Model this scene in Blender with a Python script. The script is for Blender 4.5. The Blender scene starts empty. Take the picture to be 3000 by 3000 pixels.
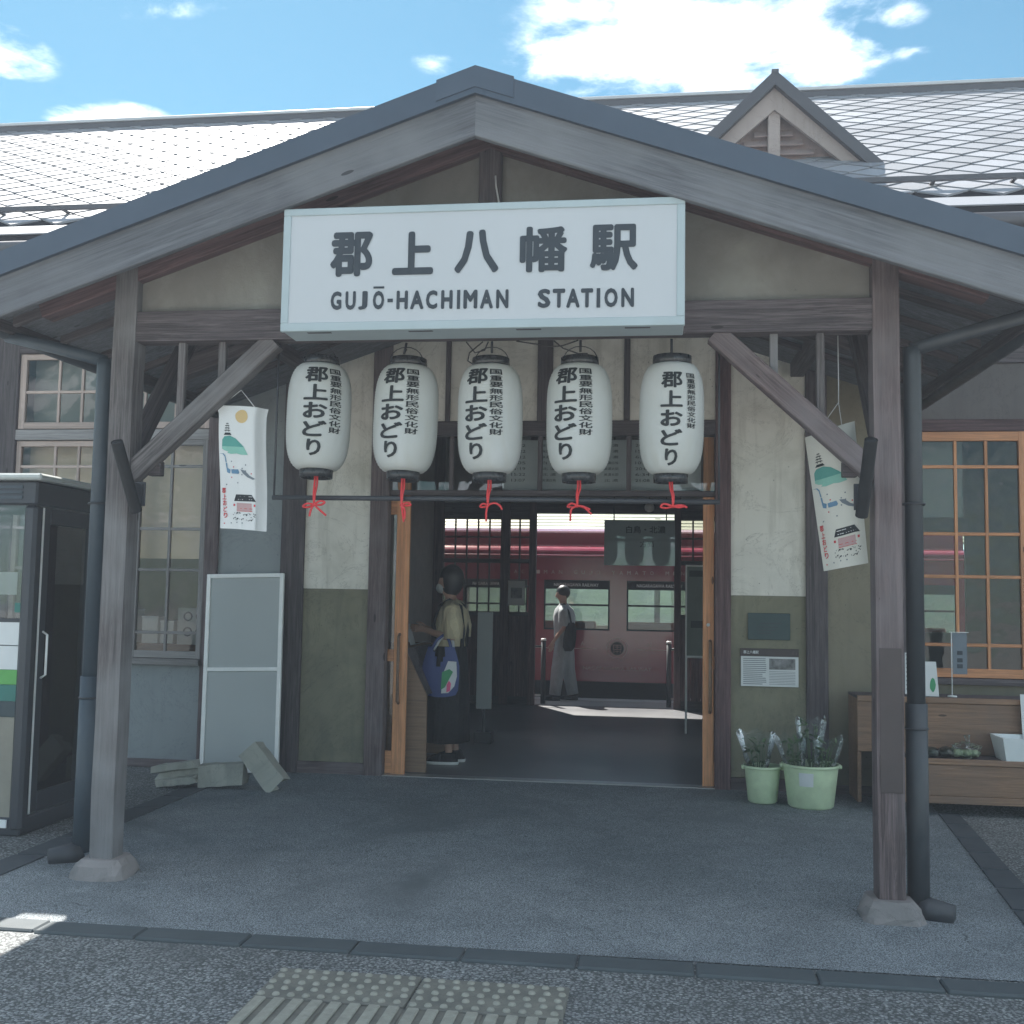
import bpy, bmesh, math, random
from mathutils import Vector, Matrix, Euler

random.seed(7)
SC = bpy.context.scene
COL = SC.collection
R = math.radians

# ------------------------------------------------------------------ camera
cam = bpy.data.cameras.new('camera')
cam.sensor_width = 36.0
cam.lens = 3164.8 / 3000 * 36
cam.clip_start = 0.05
cam.clip_end = 2000
camo = bpy.data.objects.new('camera', cam)
COL.objects.link(camo)
right = Vector((0.9910046, 0.1327523, 0.0169313))
upv = Vector((-0.0061591, -0.0811389, 0.9966838))
fwd = Vector((-0.1336858, 0.9878225, 0.0795914))
m = Matrix((right, upv, -fwd)).transposed().to_4x4()
m.translation = (0, 0, 1.5)
camo.matrix_world = m
SC.camera = camo

# ------------------------------------------------------------------ sky
SUN = Vector((-0.39, 0.73, 1.0)).normalized()
SUN_EL = math.asin(SUN.z)
SUN_AZ = math.atan2(SUN.x, SUN.y)
world = bpy.data.worlds.new('World')
SC.world = world
world.use_nodes = True
wn, wl = world.node_tree.nodes, world.node_tree.links
bg = wn['Background']
bg.inputs[1].default_value = 0.05
world.cycles.sampling_method = 'MANUAL'
world.cycles.sample_map_resolution = 256
sky = wn.new('ShaderNodeTexSky')
sky.sky_type = 'NISHITA'
sky.sun_disc = False
sky.sun_elevation = SUN_EL
sky.sun_rotation = SUN_AZ
sky.dust_density = 0.15
sky.ozone_density = 1.6
tint = wn.new('ShaderNodeMix'); tint.data_type = 'RGBA'; tint.blend_type = 'MULTIPLY'
tint.inputs['Factor'].default_value = 1.0
tint.inputs['B'].default_value = (0.52, 0.77, 0.70, 1)
wl.new(sky.outputs[0], tint.inputs['A'])
tc = wn.new('ShaderNodeTexCoord')
sep = wn.new('ShaderNodeSeparateXYZ'); wl.new(tc.outputs['Generated'], sep.inputs[0])

def wmath(op, a, b=None, clamp=False):
    n = wn.new('ShaderNodeMath'); n.operation = op; n.use_clamp = clamp
    for i, v in enumerate((a, b)):
        if v is None: continue
        if isinstance(v, (int, float)): n.inputs[i].default_value = v
        else: wl.new(v, n.inputs[i])
    return n.outputs[0]
zc = wmath('MAXIMUM', sep.outputs[2], 0.04)
cu = wmath('DIVIDE', sep.outputs[0], zc)
cv = wmath('DIVIDE', sep.outputs[1], zc)
comb = wn.new('ShaderNodeCombineXYZ'); wl.new(cu, comb.inputs[0]); wl.new(cv, comb.inputs[1])

def wnoise(scale, detail, rough=0.6, dist=0.0):
    n = wn.new('ShaderNodeTexNoise'); n.inputs['Scale'].default_value = scale
    n.inputs['Detail'].default_value = detail; n.inputs['Roughness'].default_value = rough
    n.inputs['Distortion'].default_value = dist
    wl.new(comb.outputs[0], n.inputs['Vector'])
    return n.outputs['Fac']
n_fine = wnoise(7.0, 7, 0.62, 0.25)
# cumulus banks: (x, y, rx, ry, weight) on the cloud layer, overhead distance = 1
banks = [(0.06, 1.88, 0.32, 0.26, 1.0), (-0.08, 1.93, 0.22, 0.14, .7), (0.27, 1.96, 0.16, 0.14, .8), (0.12, 2.05, 0.2, 0.12, .7),
         (-1.22, 1.79, 0.10, 0.12, .8), (-1.16, 2.09, 0.13, 0.09, 1.0), (-1.09, 2.15, 0.08, 0.07, 1.0), (-0.68, 2.13, 0.10, 0.06, .8),
         (0.46, 1.96, 0.07, 0.05, .42), (-0.42, 1.92, 0.05, 0.05, .40), (-0.85, 1.69, 0.14, 0.04, .33), (0.38, 1.84, 0.07, 0.06, .55)]
dens = None
for (bx_, by_, rx, ry, wgt) in banks:
    du = wmath('DIVIDE', wmath('SUBTRACT', cu, bx_), rx)
    dv = wmath('DIVIDE', wmath('SUBTRACT', cv, by_), ry)
    d2 = wmath('SQRT', wmath('ADD', wmath('MULTIPLY', du, du), wmath('MULTIPLY', dv, dv)))
    b_ = wmath('MULTIPLY', wmath('SUBTRACT', 1.0, wmath('MULTIPLY', d2, 0.8)), wgt)
    b_ = wmath('MAXIMUM', b_, 0.0)
    dens = b_ if dens is None else wmath('MAXIMUM', dens, b_)
amp = wmath('MULTIPLY', wmath('ADD', wmath('MULTIPLY', dens, 4.0, clamp=True), wmath('MULTIPLY', wmath('SUBTRACT', wmath('ABSOLUTE', cu), 1.4), 3.0, clamp=True), clamp=True), 1.9)
dens = wmath('ADD', dens, wmath('MULTIPLY', wmath('SUBTRACT', n_fine, 0.5), amp))
# scattered cumulus added outside the view for extra fill light
n_mid = wnoise(1.1, 4, 0.55)
dw = wmath('MAXIMUM', wmath('DIVIDE', wmath('ABSOLUTE', wmath('ADD', cu, 0.35)), 1.3), wmath('DIVIDE', wmath('ABSOLUTE', wmath('SUBTRACT', cv, 1.9)), 0.75))
away = wmath('MULTIPLY', wmath('SUBTRACT', dw, 0.95), 3.0, clamp=True)
dens = wmath('ADD', dens, wmath('MULTIPLY', wmath('MULTIPLY', wmath('SUBTRACT', n_mid, 0.46), 5.0), away))
cl = wmath('MULTIPLY', wmath('SUBTRACT', dens, 0.12), 1.7, clamp=True)
cl = wmath('POWER', cl, 1.7)
cmix = wn.new('ShaderNodeMix'); cmix.data_type = 'RGBA'
wl.new(cl, cmix.inputs['Factor'])
wl.new(tint.outputs['Result'], cmix.inputs['A'])
cmix.inputs['B'].default_value = (11.6, 12.4, 13.4, 1)
wl.new(cmix.outputs['Result'], bg.inputs[0])

# ------------------------------------------------------------------ sun
sl = bpy.data.lights.new('sun', 'SUN')
sl.energy = 3.6
sl.angle = R(0.53)
sl.color = (1.0, 0.955, 0.89)
slo = bpy.data.objects.new('sun', sl)
COL.objects.link(slo)
slo.rotation_euler = (-SUN).to_track_quat('-Z', 'Y').to_euler()
slo.location = (0, 0, 12)

SC.view_settings.view_transform = 'Standard'
SC.view_settings.look = 'None'
SC.view_settings.exposure = 2.05
SC.view_settings.gamma = 1.0
SC.render.engine = 'CYCLES'
SC.cycles.use_denoising = True
SC.cycles.use_adaptive_sampling = True
SC.cycles.adaptive_threshold = 0.02
SC.cycles.max_bounces = 8
SC.cycles.diffuse_bounces = 4
SC.cycles.glossy_bounces = 4
SC.cycles.transmission_bounces = 6
SC.cycles.transparent_max_bounces = 16
SC.cycles.volume_bounces = 0
SC.cycles.caustics_reflective = False
SC.cycles.caustics_refractive = False
SC.cycles.sample_clamp_indirect = 6.0

# ================================================================== materials
class NT:
    def __init__(s, name):
        s.m = bpy.data.materials.new(name); s.m.use_nodes = True
        s.n = s.m.node_tree.nodes; s.l = s.m.node_tree.links
        s.b = s.n['Principled BSDF']
        s.tc = s.n.new('ShaderNodeTexCoord'); s.oi = s.n.new('ShaderNodeObjectInfo')
    def node(s, t): return s.n.new('ShaderNode' + t)
    def link(s, a, b): s.l.new(a, b)
    def math(s, op, a, b=None, clamp=False):
        n = s.node('Math'); n.operation = op; n.use_clamp = clamp
        for i, v in enumerate((a, b)):
            if v is None: continue
            if isinstance(v, (int, float)): n.inputs[i].default_value = v
            else: s.link(v, n.inputs[i])
        return n.outputs[0]
    def coords(s, scale=(1, 1, 1), rand=True, src='Object'):
        mp = s.node('Mapping'); mp.inputs['Scale'].default_value = scale
        if rand:
            va = s.node('VectorMath'); va.operation = 'ADD'
            cb = s.node('CombineXYZ')
            r1 = s.math('MULTIPLY', s.oi.outputs['Random'], 37.0)
            for i in range(3): s.link(r1, cb.inputs[i])
            s.link(s.tc.outputs[src], va.inputs[0]); s.link(cb.outputs[0], va.inputs[1])
            s.link(va.outputs[0], mp.inputs[0])
        else:
            s.link(s.tc.outputs[src], mp.inputs[0])
        return mp.outputs[0]
    def noise(s, vec, scale, detail=4, rough=0.55, dist=0.0):
        n = s.node('TexNoise'); n.inputs['Scale'].default_value = scale; n.inputs['Detail'].default_value = detail
        n.inputs['Roughness'].default_value = rough; n.inputs['Distortion'].default_value = dist
        s.link(vec, n.inputs['Vector']); return n.outputs['Fac']
    def voro(s, vec, scale, feature='F1', rnd=1.0):
        n = s.node('TexVoronoi'); n.feature = feature; n.inputs['Scale'].default_value = scale
        n.inputs['Randomness'].default_value = rnd
        s.link(vec, n.inputs['Vector']); return n
    def ramp(s, fac, stops):
        n = s.node('ValToRGB'); e = n.color_ramp.elements
        while len(e) < len(stops): e.new(0.5)
        for el, (p, c) in zip(e, stops):
            el.position = p; el.color = (c[0], c[1], c[2], 1) if not isinstance(c, (int, float)) else (c, c, c, 1)
        s.link(fac, n.inputs[0]); return n.outputs[0]
    def mix(s, f, a, b, mode='MIX'):
        n = s.node('Mix'); n.data_type = 'RGBA'; n.blend_type = mode
        for k, v in (('Factor', f), ('A', a), ('B', b)):
            if isinstance(v, (int, float)): n.inputs[k].default_value = v
            elif isinstance(v, tuple): n.inputs[k].default_value = (*v, 1)
            else: s.link(v, n.inputs[k])
        return n.outputs['Result']
    def bump(s, h, strength=0.3, dist=0.01):
        n = s.node('Bump'); n.inputs['Strength'].default_value = strength; n.inputs['Distance'].default_value = dist
        s.link(h, n.inputs['Height']); s.link(n.outputs[0], s.b.inputs['Normal']); return n
    def col(s, c):
        if isinstance(c, tuple): s.b.inputs['Base Color'].default_value = (*c, 1)
        else: s.link(c, s.b.inputs['Base Color'])
    def rough(s, r):
        if isinstance(r, (int, float)): s.b.inputs['Roughness'].default_value = r
        else: s.link(r, s.b.inputs['Roughness'])

def mul(c, k): return tuple(x * k for x in c)

def wood(name, c, var=0.35, rough=0.75, grain=1.0, weather=None):
    """timber with the grain along the object's local X"""
    t = NT(name)
    v = t.coords((0.9, 11, 11))
    g1 = t.noise(v, 2.2, 7, 0.68, 0.9)
    v2 = t.coords((1.1, 46, 46))
    g2 = t.noise(v2, 1.6, 5, 0.65, 0.4)
    v3 = t.coords((1, 1, 1))
    big = t.noise(v3, 1.7, 3)
    base = t.ramp(g1, [(0.28, mul(c, 1 - var * 1.5)), (0.5, c), (0.72, mul(c, 1 + var * 1.3))])
    base = t.mix(t.math('MULTIPLY', t.math('SUBTRACT', 0.5, g2, True), 4.2 * grain, True), base, mul(c, 0.36))
    cr = t.noise(t.coords((0.55, 26, 26)), 1.3, 6, 0.72, 0.7)
    crack = t.math('MULTIPLY', t.math('SUBTRACT', 0.055, t.math('ABSOLUTE', t.math('SUBTRACT', cr, 0.47)), True), 18.0 * grain, True)
    worn = t.math('MULTIPLY', t.math('SUBTRACT', cr, 0.57), 5.0 * grain, True)
    base = t.mix(t.math('MULTIPLY', worn, 0.55), base, tuple(min(1.0, x * 1.9 + 0.02) for x in c))
    base = t.mix(t.math('MULTIPLY', crack, 0.6), base, mul(c, 0.3))
    if weather:
        base = t.mix(t.math('MULTIPLY', t.math('SUBTRACT', big, 0.42), 3.2, True), base, weather)
    kn = t.voro(t.coords((1.3, 5, 5)), 1.5).outputs['Distance']
    base = t.mix(t.math('LESS_THAN', kn, 0.07), base, mul(c, 0.3))
    br = t.math('ADD', 0.82, t.math('MULTIPLY', t.oi.outputs['Random'], 0.36))
    cb = t.node('CombineColor')
    for i in range(3): t.link(br, cb.inputs[i])
    base = t.mix(1.0, base, cb.outputs[0], 'MULTIPLY')
    t.col(base); t.rough(rough)
    t.bump(t.math('ADD', g2, g1), 0.8 * grain, 0.008)
    return t.m

def plain(name, c, rough=0.6, var=0.12, scale=6, bump=0.1, metal=0.0, bscale=60, coat=0.0, spec=None):
    t = NT(name)
    v = t.coords()
    n = t.noise(v, scale, 5, 0.6)
    t.col(t.ramp(n, [(0.25, mul(c, 1 - var)), (0.75, tuple(min(1, x * (1 + var)) for x in c))]))
    n2 = t.noise(v, scale * 3.1, 4)
    t.rough(t.math('ADD', rough - 0.08, t.math('MULTIPLY', n2, 0.16)))
    t.b.inputs['Metallic'].default_value = metal
    if coat: t.b.inputs['Coat Weight'].default_value = coat; t.b.inputs['Coat Roughness'].default_value = 0.12
    if spec is not None: t.b.inputs['Specular IOR Level'].default_value = spec
    if bump: t.bump(t.noise(v, bscale, 3), bump, 0.003)
    return t.m

def cloth(name, c):
    t = NT(name)
    v = t.coords((9, 9, 2.2), rand=False)
    f = t.noise(v, 1.0, 5, 0.6, 1.4)
    t.col(t.ramp(f, [(0.3, mul(c, 0.75)), (0.7, tuple(min(1, x * 1.12) for x in c))])); t.rough(0.9)
    t.bump(f, 1.0, 0.05)
    return t.m

def plaster(name, c, dirt, amount=0.5, streak=True):
    t = NT(name)
    v = t.coords()
    n = t.noise(v, 2.2, 6, 0.62, 0.3)
    st = t.noise(t.coords((7, 7, 0.7)), 1.6, 5, 0.6)
    base = t.mix(t.math('MULTIPLY', t.math('SUBTRACT', n, 0.44), 3.4 * amount, True), c, dirt)
    if streak: base = t.mix(t.math('MULTIPLY', t.math('SUBTRACT', st, 0.52), 3.2 * amount, True), base, mul(dirt, 0.85))
    patch_ = t.noise(v, 0.9, 5, 0.6, 1.2)
    base = t.mix(t.math('MULTIPLY', t.math('SUBTRACT', patch_, 0.5), 5.0 * amount, True), base, mul(c, 0.8))
    ck = t.noise(t.coords((1, 1, 1)), 1.4, 9, 0.72, 1.5)
    crk = t.math('LESS_THAN', t.math('ABSOLUTE', t.math('SUBTRACT', ck, 0.5)), 0.0035)
    base = t.mix(t.math('MULTIPLY', crk, 0.45), base, mul(dirt, 0.5))
    sp = t.voro(v, 9).outputs['Distance']
    base = t.mix(t.math('LESS_THAN', sp, 0.035), base, mul(dirt, 0.4))
    t.col(base); t.rough(0.85)
    t.bump(t.math('ADD', t.noise(v, 90, 4), t.math('MULTIPLY', n, 2.0)), 0.25, 0.004)
    return t.m

def asphalt(name, dark, light, speck, specks=0.16, scale=110, blot=(0.0, 0.0, 0.0)):
    t = NT(name)
    v = t.coords(rand=False)
    vo = t.voro(v, scale)
    cell = t.node('SeparateColor'); t.link(vo.outputs['Color'], cell.inputs[0])
    big = t.noise(v, 0.9, 7, 0.62, 0.6)
    mid = t.noise(v, 5.0, 5, 0.65)
    base = t.mix(t.math('MULTIPLY', t.math('SUBTRACT', t.math('ADD', t.math('MULTIPLY', big, 0.6), t.math('MULTIPLY', mid, 0.4)), 0.40), 5.0, True), dark, light)
    stone = t.ramp(cell.outputs[0], [(0.0, mul(dark, 0.7)), (0.7, mul(light, 1.1)), (1 - specks, mul(light, 1.3)), (1.0, speck)])
    fine = t.noise(v, scale * 0.9, 4, 0.7)
    base = t.mix(0.5, base, stone)
    base = t.mix(t.math('MULTIPLY', t.math('GREATER_THAN', vo.outputs['Distance'], 0.52), 0.75), base, mul(dark, 0.32))
    # cracks
    ce = t.voro(t.coords((0.33, 0.33, 0.33), rand=False), 1.0, 'DISTANCE_TO_EDGE')
    wob = t.noise(v, 2.5, 6, 0.7)
    va = t.node('VectorMath'); va.operation = 'ADD'
    ws = t.node('VectorMath'); ws.operation = 'SCALE'; ws.inputs['Scale'].default_value = 0.45
    nn = t.node('TexNoise'); nn.inputs['Scale'].default_value = 3.0; nn.inputs['Detail'].default_value = 6
    t.link(v, nn.inputs['Vector']); t.link(nn.outputs['Color'], ws.inputs[0])
    mp = t.coords((0.4, 0.4, 0.4), rand=False)
    t.link(mp, va.inputs[0]); t.link(ws.outputs[0], va.inputs[1]); t.link(va.outputs[0], ce.inputs['Vector'])
    ck = t.math('LESS_THAN', ce.outputs['Distance'], 0.0035)
    ck = t.math('MULTIPLY', ck, t.math('GREATER_THAN', wob, 0.6))
    base = t.mix(ck, base, mul(dark, 0.4))
    stain = t.noise(v, 0.55, 6, 0.65, 1.0)
    base = t.mix(t.math('MULTIPLY', t.math('SUBTRACT', stain, 0.52), 4.5, True), base, mul(dark, 0.75))
    gum = t.voro(t.coords((1, 1, 1), rand=False), 3.3).outputs['Distance']
    base = t.mix(t.math('MULTIPLY', t.math('LESS_THAN', gum, 0.045), 0.6), base, mul(dark, 0.45))
    t.col(base); t.rough(0.82)
    h = t.math('SUBTRACT', t.math('MULTIPLY', fine, 0.7), t.math('MULTIPLY', vo.outputs['Distance'], 1.0))
    t.bump(h, 0.55, 0.008)
    return t.m

def glass(name, tint=(0.8, 0.83, 0.82), wav=0.0, rough=0.0, ior=1.5, wscale=7):
    t = NT(name)
    tr = t.node('BsdfTransparent'); tr.inputs[0].default_value = (*tint, 1)
    gl = t.node('BsdfGlossy'); gl.inputs['Roughness'].default_value = rough; gl.inputs[0].default_value = (1, 1, 1, 1)
    fr = t.node('Fresnel'); fr.inputs[0].default_value = ior
    if wav:
        bp = t.node('Bump'); bp.inputs['Strength'].default_value = wav; bp.inputs['Distance'].default_value = 0.02
        t.link(t.noise(t.coords((1, 1, 0.8)), wscale, 2, 0.5), bp.inputs['Height'])
        t.link(bp.outputs[0], gl.inputs['Normal'])
    mx = t.node('MixShader'); t.link(fr.outputs[0], mx.inputs[0]); t.link(tr.outputs[0], mx.inputs[1]); t.link(gl.outputs[0], mx.inputs[2])
    t.link(mx.outputs[0], t.n['Material Output'].inputs[0])
    return t.m

M = {}
M['wood_post'] = wood('weathered_post_timber', (0.15, 0.135, 0.135), 0.32, 0.85, 1.0, (0.225, 0.225, 0.23))
M['wood_dark'] = wood('dark_brown_timber', (0.105, 0.088, 0.092), 0.35, 0.75, 0.8)
M['wood_mid'] = wood('brown_timber', (0.145, 0.108, 0.108), 0.38, 0.8, 1.0, (0.19, 0.165, 0.17))
M['wood_red'] = wood('reddish_rafter_timber', (0.135, 0.08, 0.082), 0.35, 0.75, 0.9)
M['wood_barge'] = wood('grey_barge_board', (0.115, 0.122, 0.138), 0.2, 0.7, 0.7, (0.155, 0.163, 0.175))
M['wood_beam'] = wood('grey_brown_beam', (0.115, 0.096, 0.102), 0.4, 0.8, 1.1)
M['wood_orange'] = wood('orange_joinery_wood', (0.66, 0.30, 0.14), 0.16, 0.55, 0.5)
M['wood_pale'] = wood('pale_joinery_wood', (0.56, 0.44, 0.385), 0.12, 0.6, 0.4)
M['wood_greyed'] = wood('greyed_joinery_wood', (0.30, 0.285, 0.28), 0.15, 0.7, 0.5)
M['wood_desk'] = wood('brown_desk_wood', (0.24, 0.15, 0.095), 0.14, 0.5, 0.4)
M['wood_shelf'] = wood('stained_shelf_wood', (0.28, 0.165, 0.10), 0.22, 0.65, 0.5, (0.19, 0.125, 0.09))
M['soffit'] = wood('soffit_boards', (0.20, 0.205, 0.225), 0.25, 0.8, 0.7)
M['soffit_pale'] = wood('pale_soffit_board', (0.3, 0.31, 0.33), 0.2, 0.8, 0.6)
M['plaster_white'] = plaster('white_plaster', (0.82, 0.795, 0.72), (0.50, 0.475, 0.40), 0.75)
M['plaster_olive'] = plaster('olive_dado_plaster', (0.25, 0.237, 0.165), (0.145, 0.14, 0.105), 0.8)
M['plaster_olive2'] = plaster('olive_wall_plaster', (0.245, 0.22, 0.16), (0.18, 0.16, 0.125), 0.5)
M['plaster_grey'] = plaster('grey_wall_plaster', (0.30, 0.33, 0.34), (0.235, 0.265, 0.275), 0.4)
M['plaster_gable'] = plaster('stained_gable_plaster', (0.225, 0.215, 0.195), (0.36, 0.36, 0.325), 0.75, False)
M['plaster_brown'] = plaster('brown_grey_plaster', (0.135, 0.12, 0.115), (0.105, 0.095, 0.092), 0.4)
M['wall_inner'] = plain('inner_wall_paint', (0.36, 0.34, 0.32), 0.8)
M['blind'] = plain('beige_blind', (0.78, 0.64, 0.50), 0.8, 0.06, 3, 0.1)
M['blind_grey'] = plain('grey_green_blind', (0.33, 0.36, 0.34), 0.8, 0.06, 3, 0.1)
M['wall_cream'] = plain('cream_room_wall', (0.52, 0.47, 0.4), 0.8)
M['metal_roof'] = plain('slate_blue_roof_sheet', (0.062, 0.083, 0.115), 0.5, 0.1, 2.5, 0.04, 0.2)
M['ridge'] = plain('dark_ridge_sheet', (0.075, 0.075, 0.085), 0.5, 0.12, 3, 0.03, 0.2)
M['ridge_pale'] = plain('pale_ridge_sheet', (0.5, 0.51, 0.52), 0.45, 0.1, 3, 0.03, 0.2)
M['roof_under'] = plain('roofing_felt', (0.02, 0.02, 0.024), 0.95, spec=0.0)
M['black_metal'] = plain('black_painted_steel', (0.04, 0.043, 0.05), 0.5, 0.15, 8, 0.05)
M['holder'] = plain('matt_black_tube', (0.012, 0.013, 0.015), 0.7, 0.2, 8, 0.05)
M['pipe'] = plain('dark_grey_pipe', (0.045, 0.052, 0.06), 0.5, 0.18, 4, 0.05)
M['pipe_blue'] = plain('blue_grey_pipe', (0.055, 0.075, 0.095), 0.5, 0.18, 4, 0.05)
M['alu'] = plain('brushed_aluminium', (0.95, 0.95, 0.93), 0.35, 0.06, 10, 0.03, 0.1)
M['alu_frame'] = plain('pale_blue_sign_frame', (0.36, 0.43, 0.455), 0.5, 0.06, 4, 0.05, 0.0)
M['acrylic'] = plain('white_sign_acrylic', (0.46, 0.485, 0.51), 0.35, 0.025, 1.5, 0.0, 0, 60, 0.0)
M['ink'] = plain('charcoal_lettering', (0.028, 0.038, 0.05), 0.6, 0.1, 10, 0)
M['ink_dark'] = plain('black_lettering', (0.014, 0.018, 0.02), 0.7, 0.2, 12, 0)
M['paper_lantern'] = None
M['lacquer'] = plain('black_lacquer', (0.035, 0.037, 0.04), 0.28, 0.2, 10, 0.03)
M['cord_red'] = plain('red_cord', (0.70, 0.055, 0.06), 0.8, 0.12, 60, 0.5, 0, 300)
M['cable'] = plain('black_cable', (0.045, 0.043, 0.045), 0.6)
M['string'] = plain('white_string', (0.6, 0.6, 0.6), 0.8)
M['stone'] = plaster('footing_stone', (0.27, 0.25, 0.245), (0.16, 0.155, 0.15), 0.8)
M['concrete'] = plaster('rough_concrete', (0.46, 0.455, 0.40), (0.32, 0.32, 0.29), 0.9)
M['kerb'] = plain('dark_kerb_concrete', (0.07, 0.085, 0.092), 0.8, 0.14, 3, 0.25, 0, 200)
M['drain'] = plain('drain_cover_concrete', (0.06, 0.07, 0.08), 0.85, 0.14, 3, 0.25, 0, 200)
M['tile'] = None
M['steel_sill'] = plain('worn_steel_rail', (0.5, 0.5, 0.5), 0.35, 0.1, 20, 0.05, 0.7)
M['white'] = plain('white_paint', (0.74, 0.76, 0.76), 0.5, 0.05)
M['paper'] = plain('white_paper', (0.68, 0.70, 0.70), 0.8, 0.04)
M['grey_panel'] = plain('pale_grey_panel', (0.46, 0.49, 0.49), 0.35, 0.05, 1.2, 0.02)
M['train_red'] = plain('maroon_train_paint', (0.27, 0.014, 0.035), 0.2, 0.06, 1.2, 0.0, 0, 60, 1.0)
M['train_dark'] = plain('dark_underframe', (0.02, 0.022, 0.025), 0.7)
M['train_gold'] = plain('dull_gold_lettering', (0.62, 0.45, 0.42), 0.5, 0.05, 10, 0)
M['orange_seat'] = plain('orange_seat_cloth', (0.75, 0.2, 0.05), 0.8)
M['leaf'] = None
M['skin'] = plain('skin', (0.45, 0.27, 0.2), 0.55, 0.05)
M['hair'] = plain('dark_hair', (0.018, 0.016, 0.016), 0.45, 0.2, 40, 0.4, 0, 200)
M['cream_cloth'] = cloth('cream_cloth', (0.62, 0.54, 0.36))
M['black_cloth'] = cloth('black_cloth', (0.016, 0.016, 0.018))
M['white_cloth'] = cloth('white_cloth', (0.46, 0.49, 0.50))
M['grey_cloth'] = cloth('pale_grey_cloth', (0.40, 0.43, 0.45))
M['rubber'] = plain('white_rubber', (0.7, 0.7, 0.68), 0.7)
M['bag_blue'] = plain('blue_bag_nylon', (0.05, 0.075, 0.22), 0.6, 0.1, 8, 0.2, 0, 25)
M['bag_white'] = plain('white_bag_nylon', (0.6, 0.62, 0.64), 0.6)
M['bag_green'] = plain('green_print', (0.05, 0.3, 0.13), 0.6)
M['bag_pink'] = plain('pink_print', (0.75, 0.1, 0.25), 0.6)
M['banner'] = plain('white_banner_cloth', (0.70, 0.71, 0.71), 0.85, 0.04, 5, 0.15, 0, 40)
M['banner_warm'] = plain('yellowed_banner_cloth', (0.66, 0.65, 0.59), 0.85, 0.05, 5, 0.15, 0, 40)
M['p_sun'] = plain('ochre_print', (0.62, 0.45, 0.22), 0.85)
M['p_green1'] = plain('green_hill_print', (0.10, 0.33, 0.29), 0.85, 0.1)
M['p_green2'] = plain('pale_green_hill_print', (0.24, 0.50, 0.42), 0.85, 0.1)
M['p_blue'] = plain('blue_river_print', (0.13, 0.25, 0.38), 0.85)
M['p_grey'] = plain('grey_river_print', (0.17, 0.2, 0.23), 0.85)
M['p_black'] = plain('black_print', (0.03, 0.035, 0.04), 0.85)
M['p_red'] = plain('red_print', (0.55, 0.06, 0.07), 0.85)
M['p_pink'] = plain('pale_red_print', (0.5, 0.33, 0.33), 0.85)
M['bucket'] = plain('pale_green_plastic', (0.57, 0.68, 0.45), 0.45, 0.14, 9, 0.05)
M['styro'] = plain('white_foam', (0.74, 0.78, 0.78), 0.8, 0.03, 30, 0.2, 0, 200)
M['slate'] = plain('dark_green_slate', (0.045, 0.075, 0.075), 0.6)
M['brown_plate'] = plain('dark_brown_plate', (0.06, 0.045, 0.045), 0.5)
M['photo'] = plain('grey_photo_print', (0.2, 0.2, 0.2), 0.6, 0.8, 18, 0)
M['print_grey'] = plain('grey_small_print', (0.2, 0.22, 0.24), 0.7)
M['booth'] = plain('dark_booth_frame', (0.05, 0.055, 0.065), 0.42, 0.1, 3, 0.03, 0.3)
M['booth_roof'] = plain('pale_booth_roof', (0.5, 0.53, 0.52), 0.5)
M['green_band'] = plain('bright_green_band', (0.12, 0.42, 0.1), 0.5)
M['teal_band'] = plain('teal_band', (0.035, 0.19, 0.16), 0.5)
M['dark_band'] = plain('dark_green_band', (0.035, 0.06, 0.07), 0.5)
M['beige'] = plain('beige_panel', (0.3, 0.28, 0.23), 0.6)
M['corrugated'] = plain('pale_corrugated_sheet', (0.27, 0.29, 0.2), 0.5, 0.05)
M['shade_lamp'] = plain('lamp_globe', (0.6, 0.6, 0.58), 0.3)
M['produce'] = plain('dark_produce', (0.09, 0.1, 0.085), 0.6, 0.5, 30, 0.3)
M['board_grey'] = plain('grey_timetable', (0.62, 0.65, 0.66), 0.4, 0.05)
M['board_print'] = plain('timetable_print', (0.07, 0.08, 0.085), 0.6)
M['green_poster'] = plain('grey_green_poster', (0.2, 0.235, 0.2), 0.5, 0.1)
M['dormer'] = plaster('pale_dormer_paint', (0.36, 0.30, 0.275), (0.27, 0.22, 0.2), 0.6)
M['dormer_pink'] = plaster('faded_pink_louver', (0.34, 0.255, 0.235), (0.25, 0.2, 0.19), 0.6)
M['glass'] = glass('old_window_glass', (0.86, 0.84, 0.80), 0.10, 0.0, 1.52, 5)
M['glass_wavy'] = glass('wavy_window_glass', (0.72, 0.75, 0.73), 0.3, 0.0, 1.52, 9)
M['glass_dark'] = glass('dark_transom_glass', (0.92, 0.94, 0.94), 0.03, 0.0, 1.5)
M['glass_clear'] = glass('booth_glass', (0.85, 0.88, 0.88), 0.0, 0.0, 1.5)
M['glass_train'] = glass('train_glass', (0.6, 0.66, 0.63), 0.05, 0.0, 1.55, 2)
M['cello'] = glass('crinkled_cellophane', (0.86, 0.9, 0.89), 1.0, 0.16, 1.42, 40)

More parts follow.
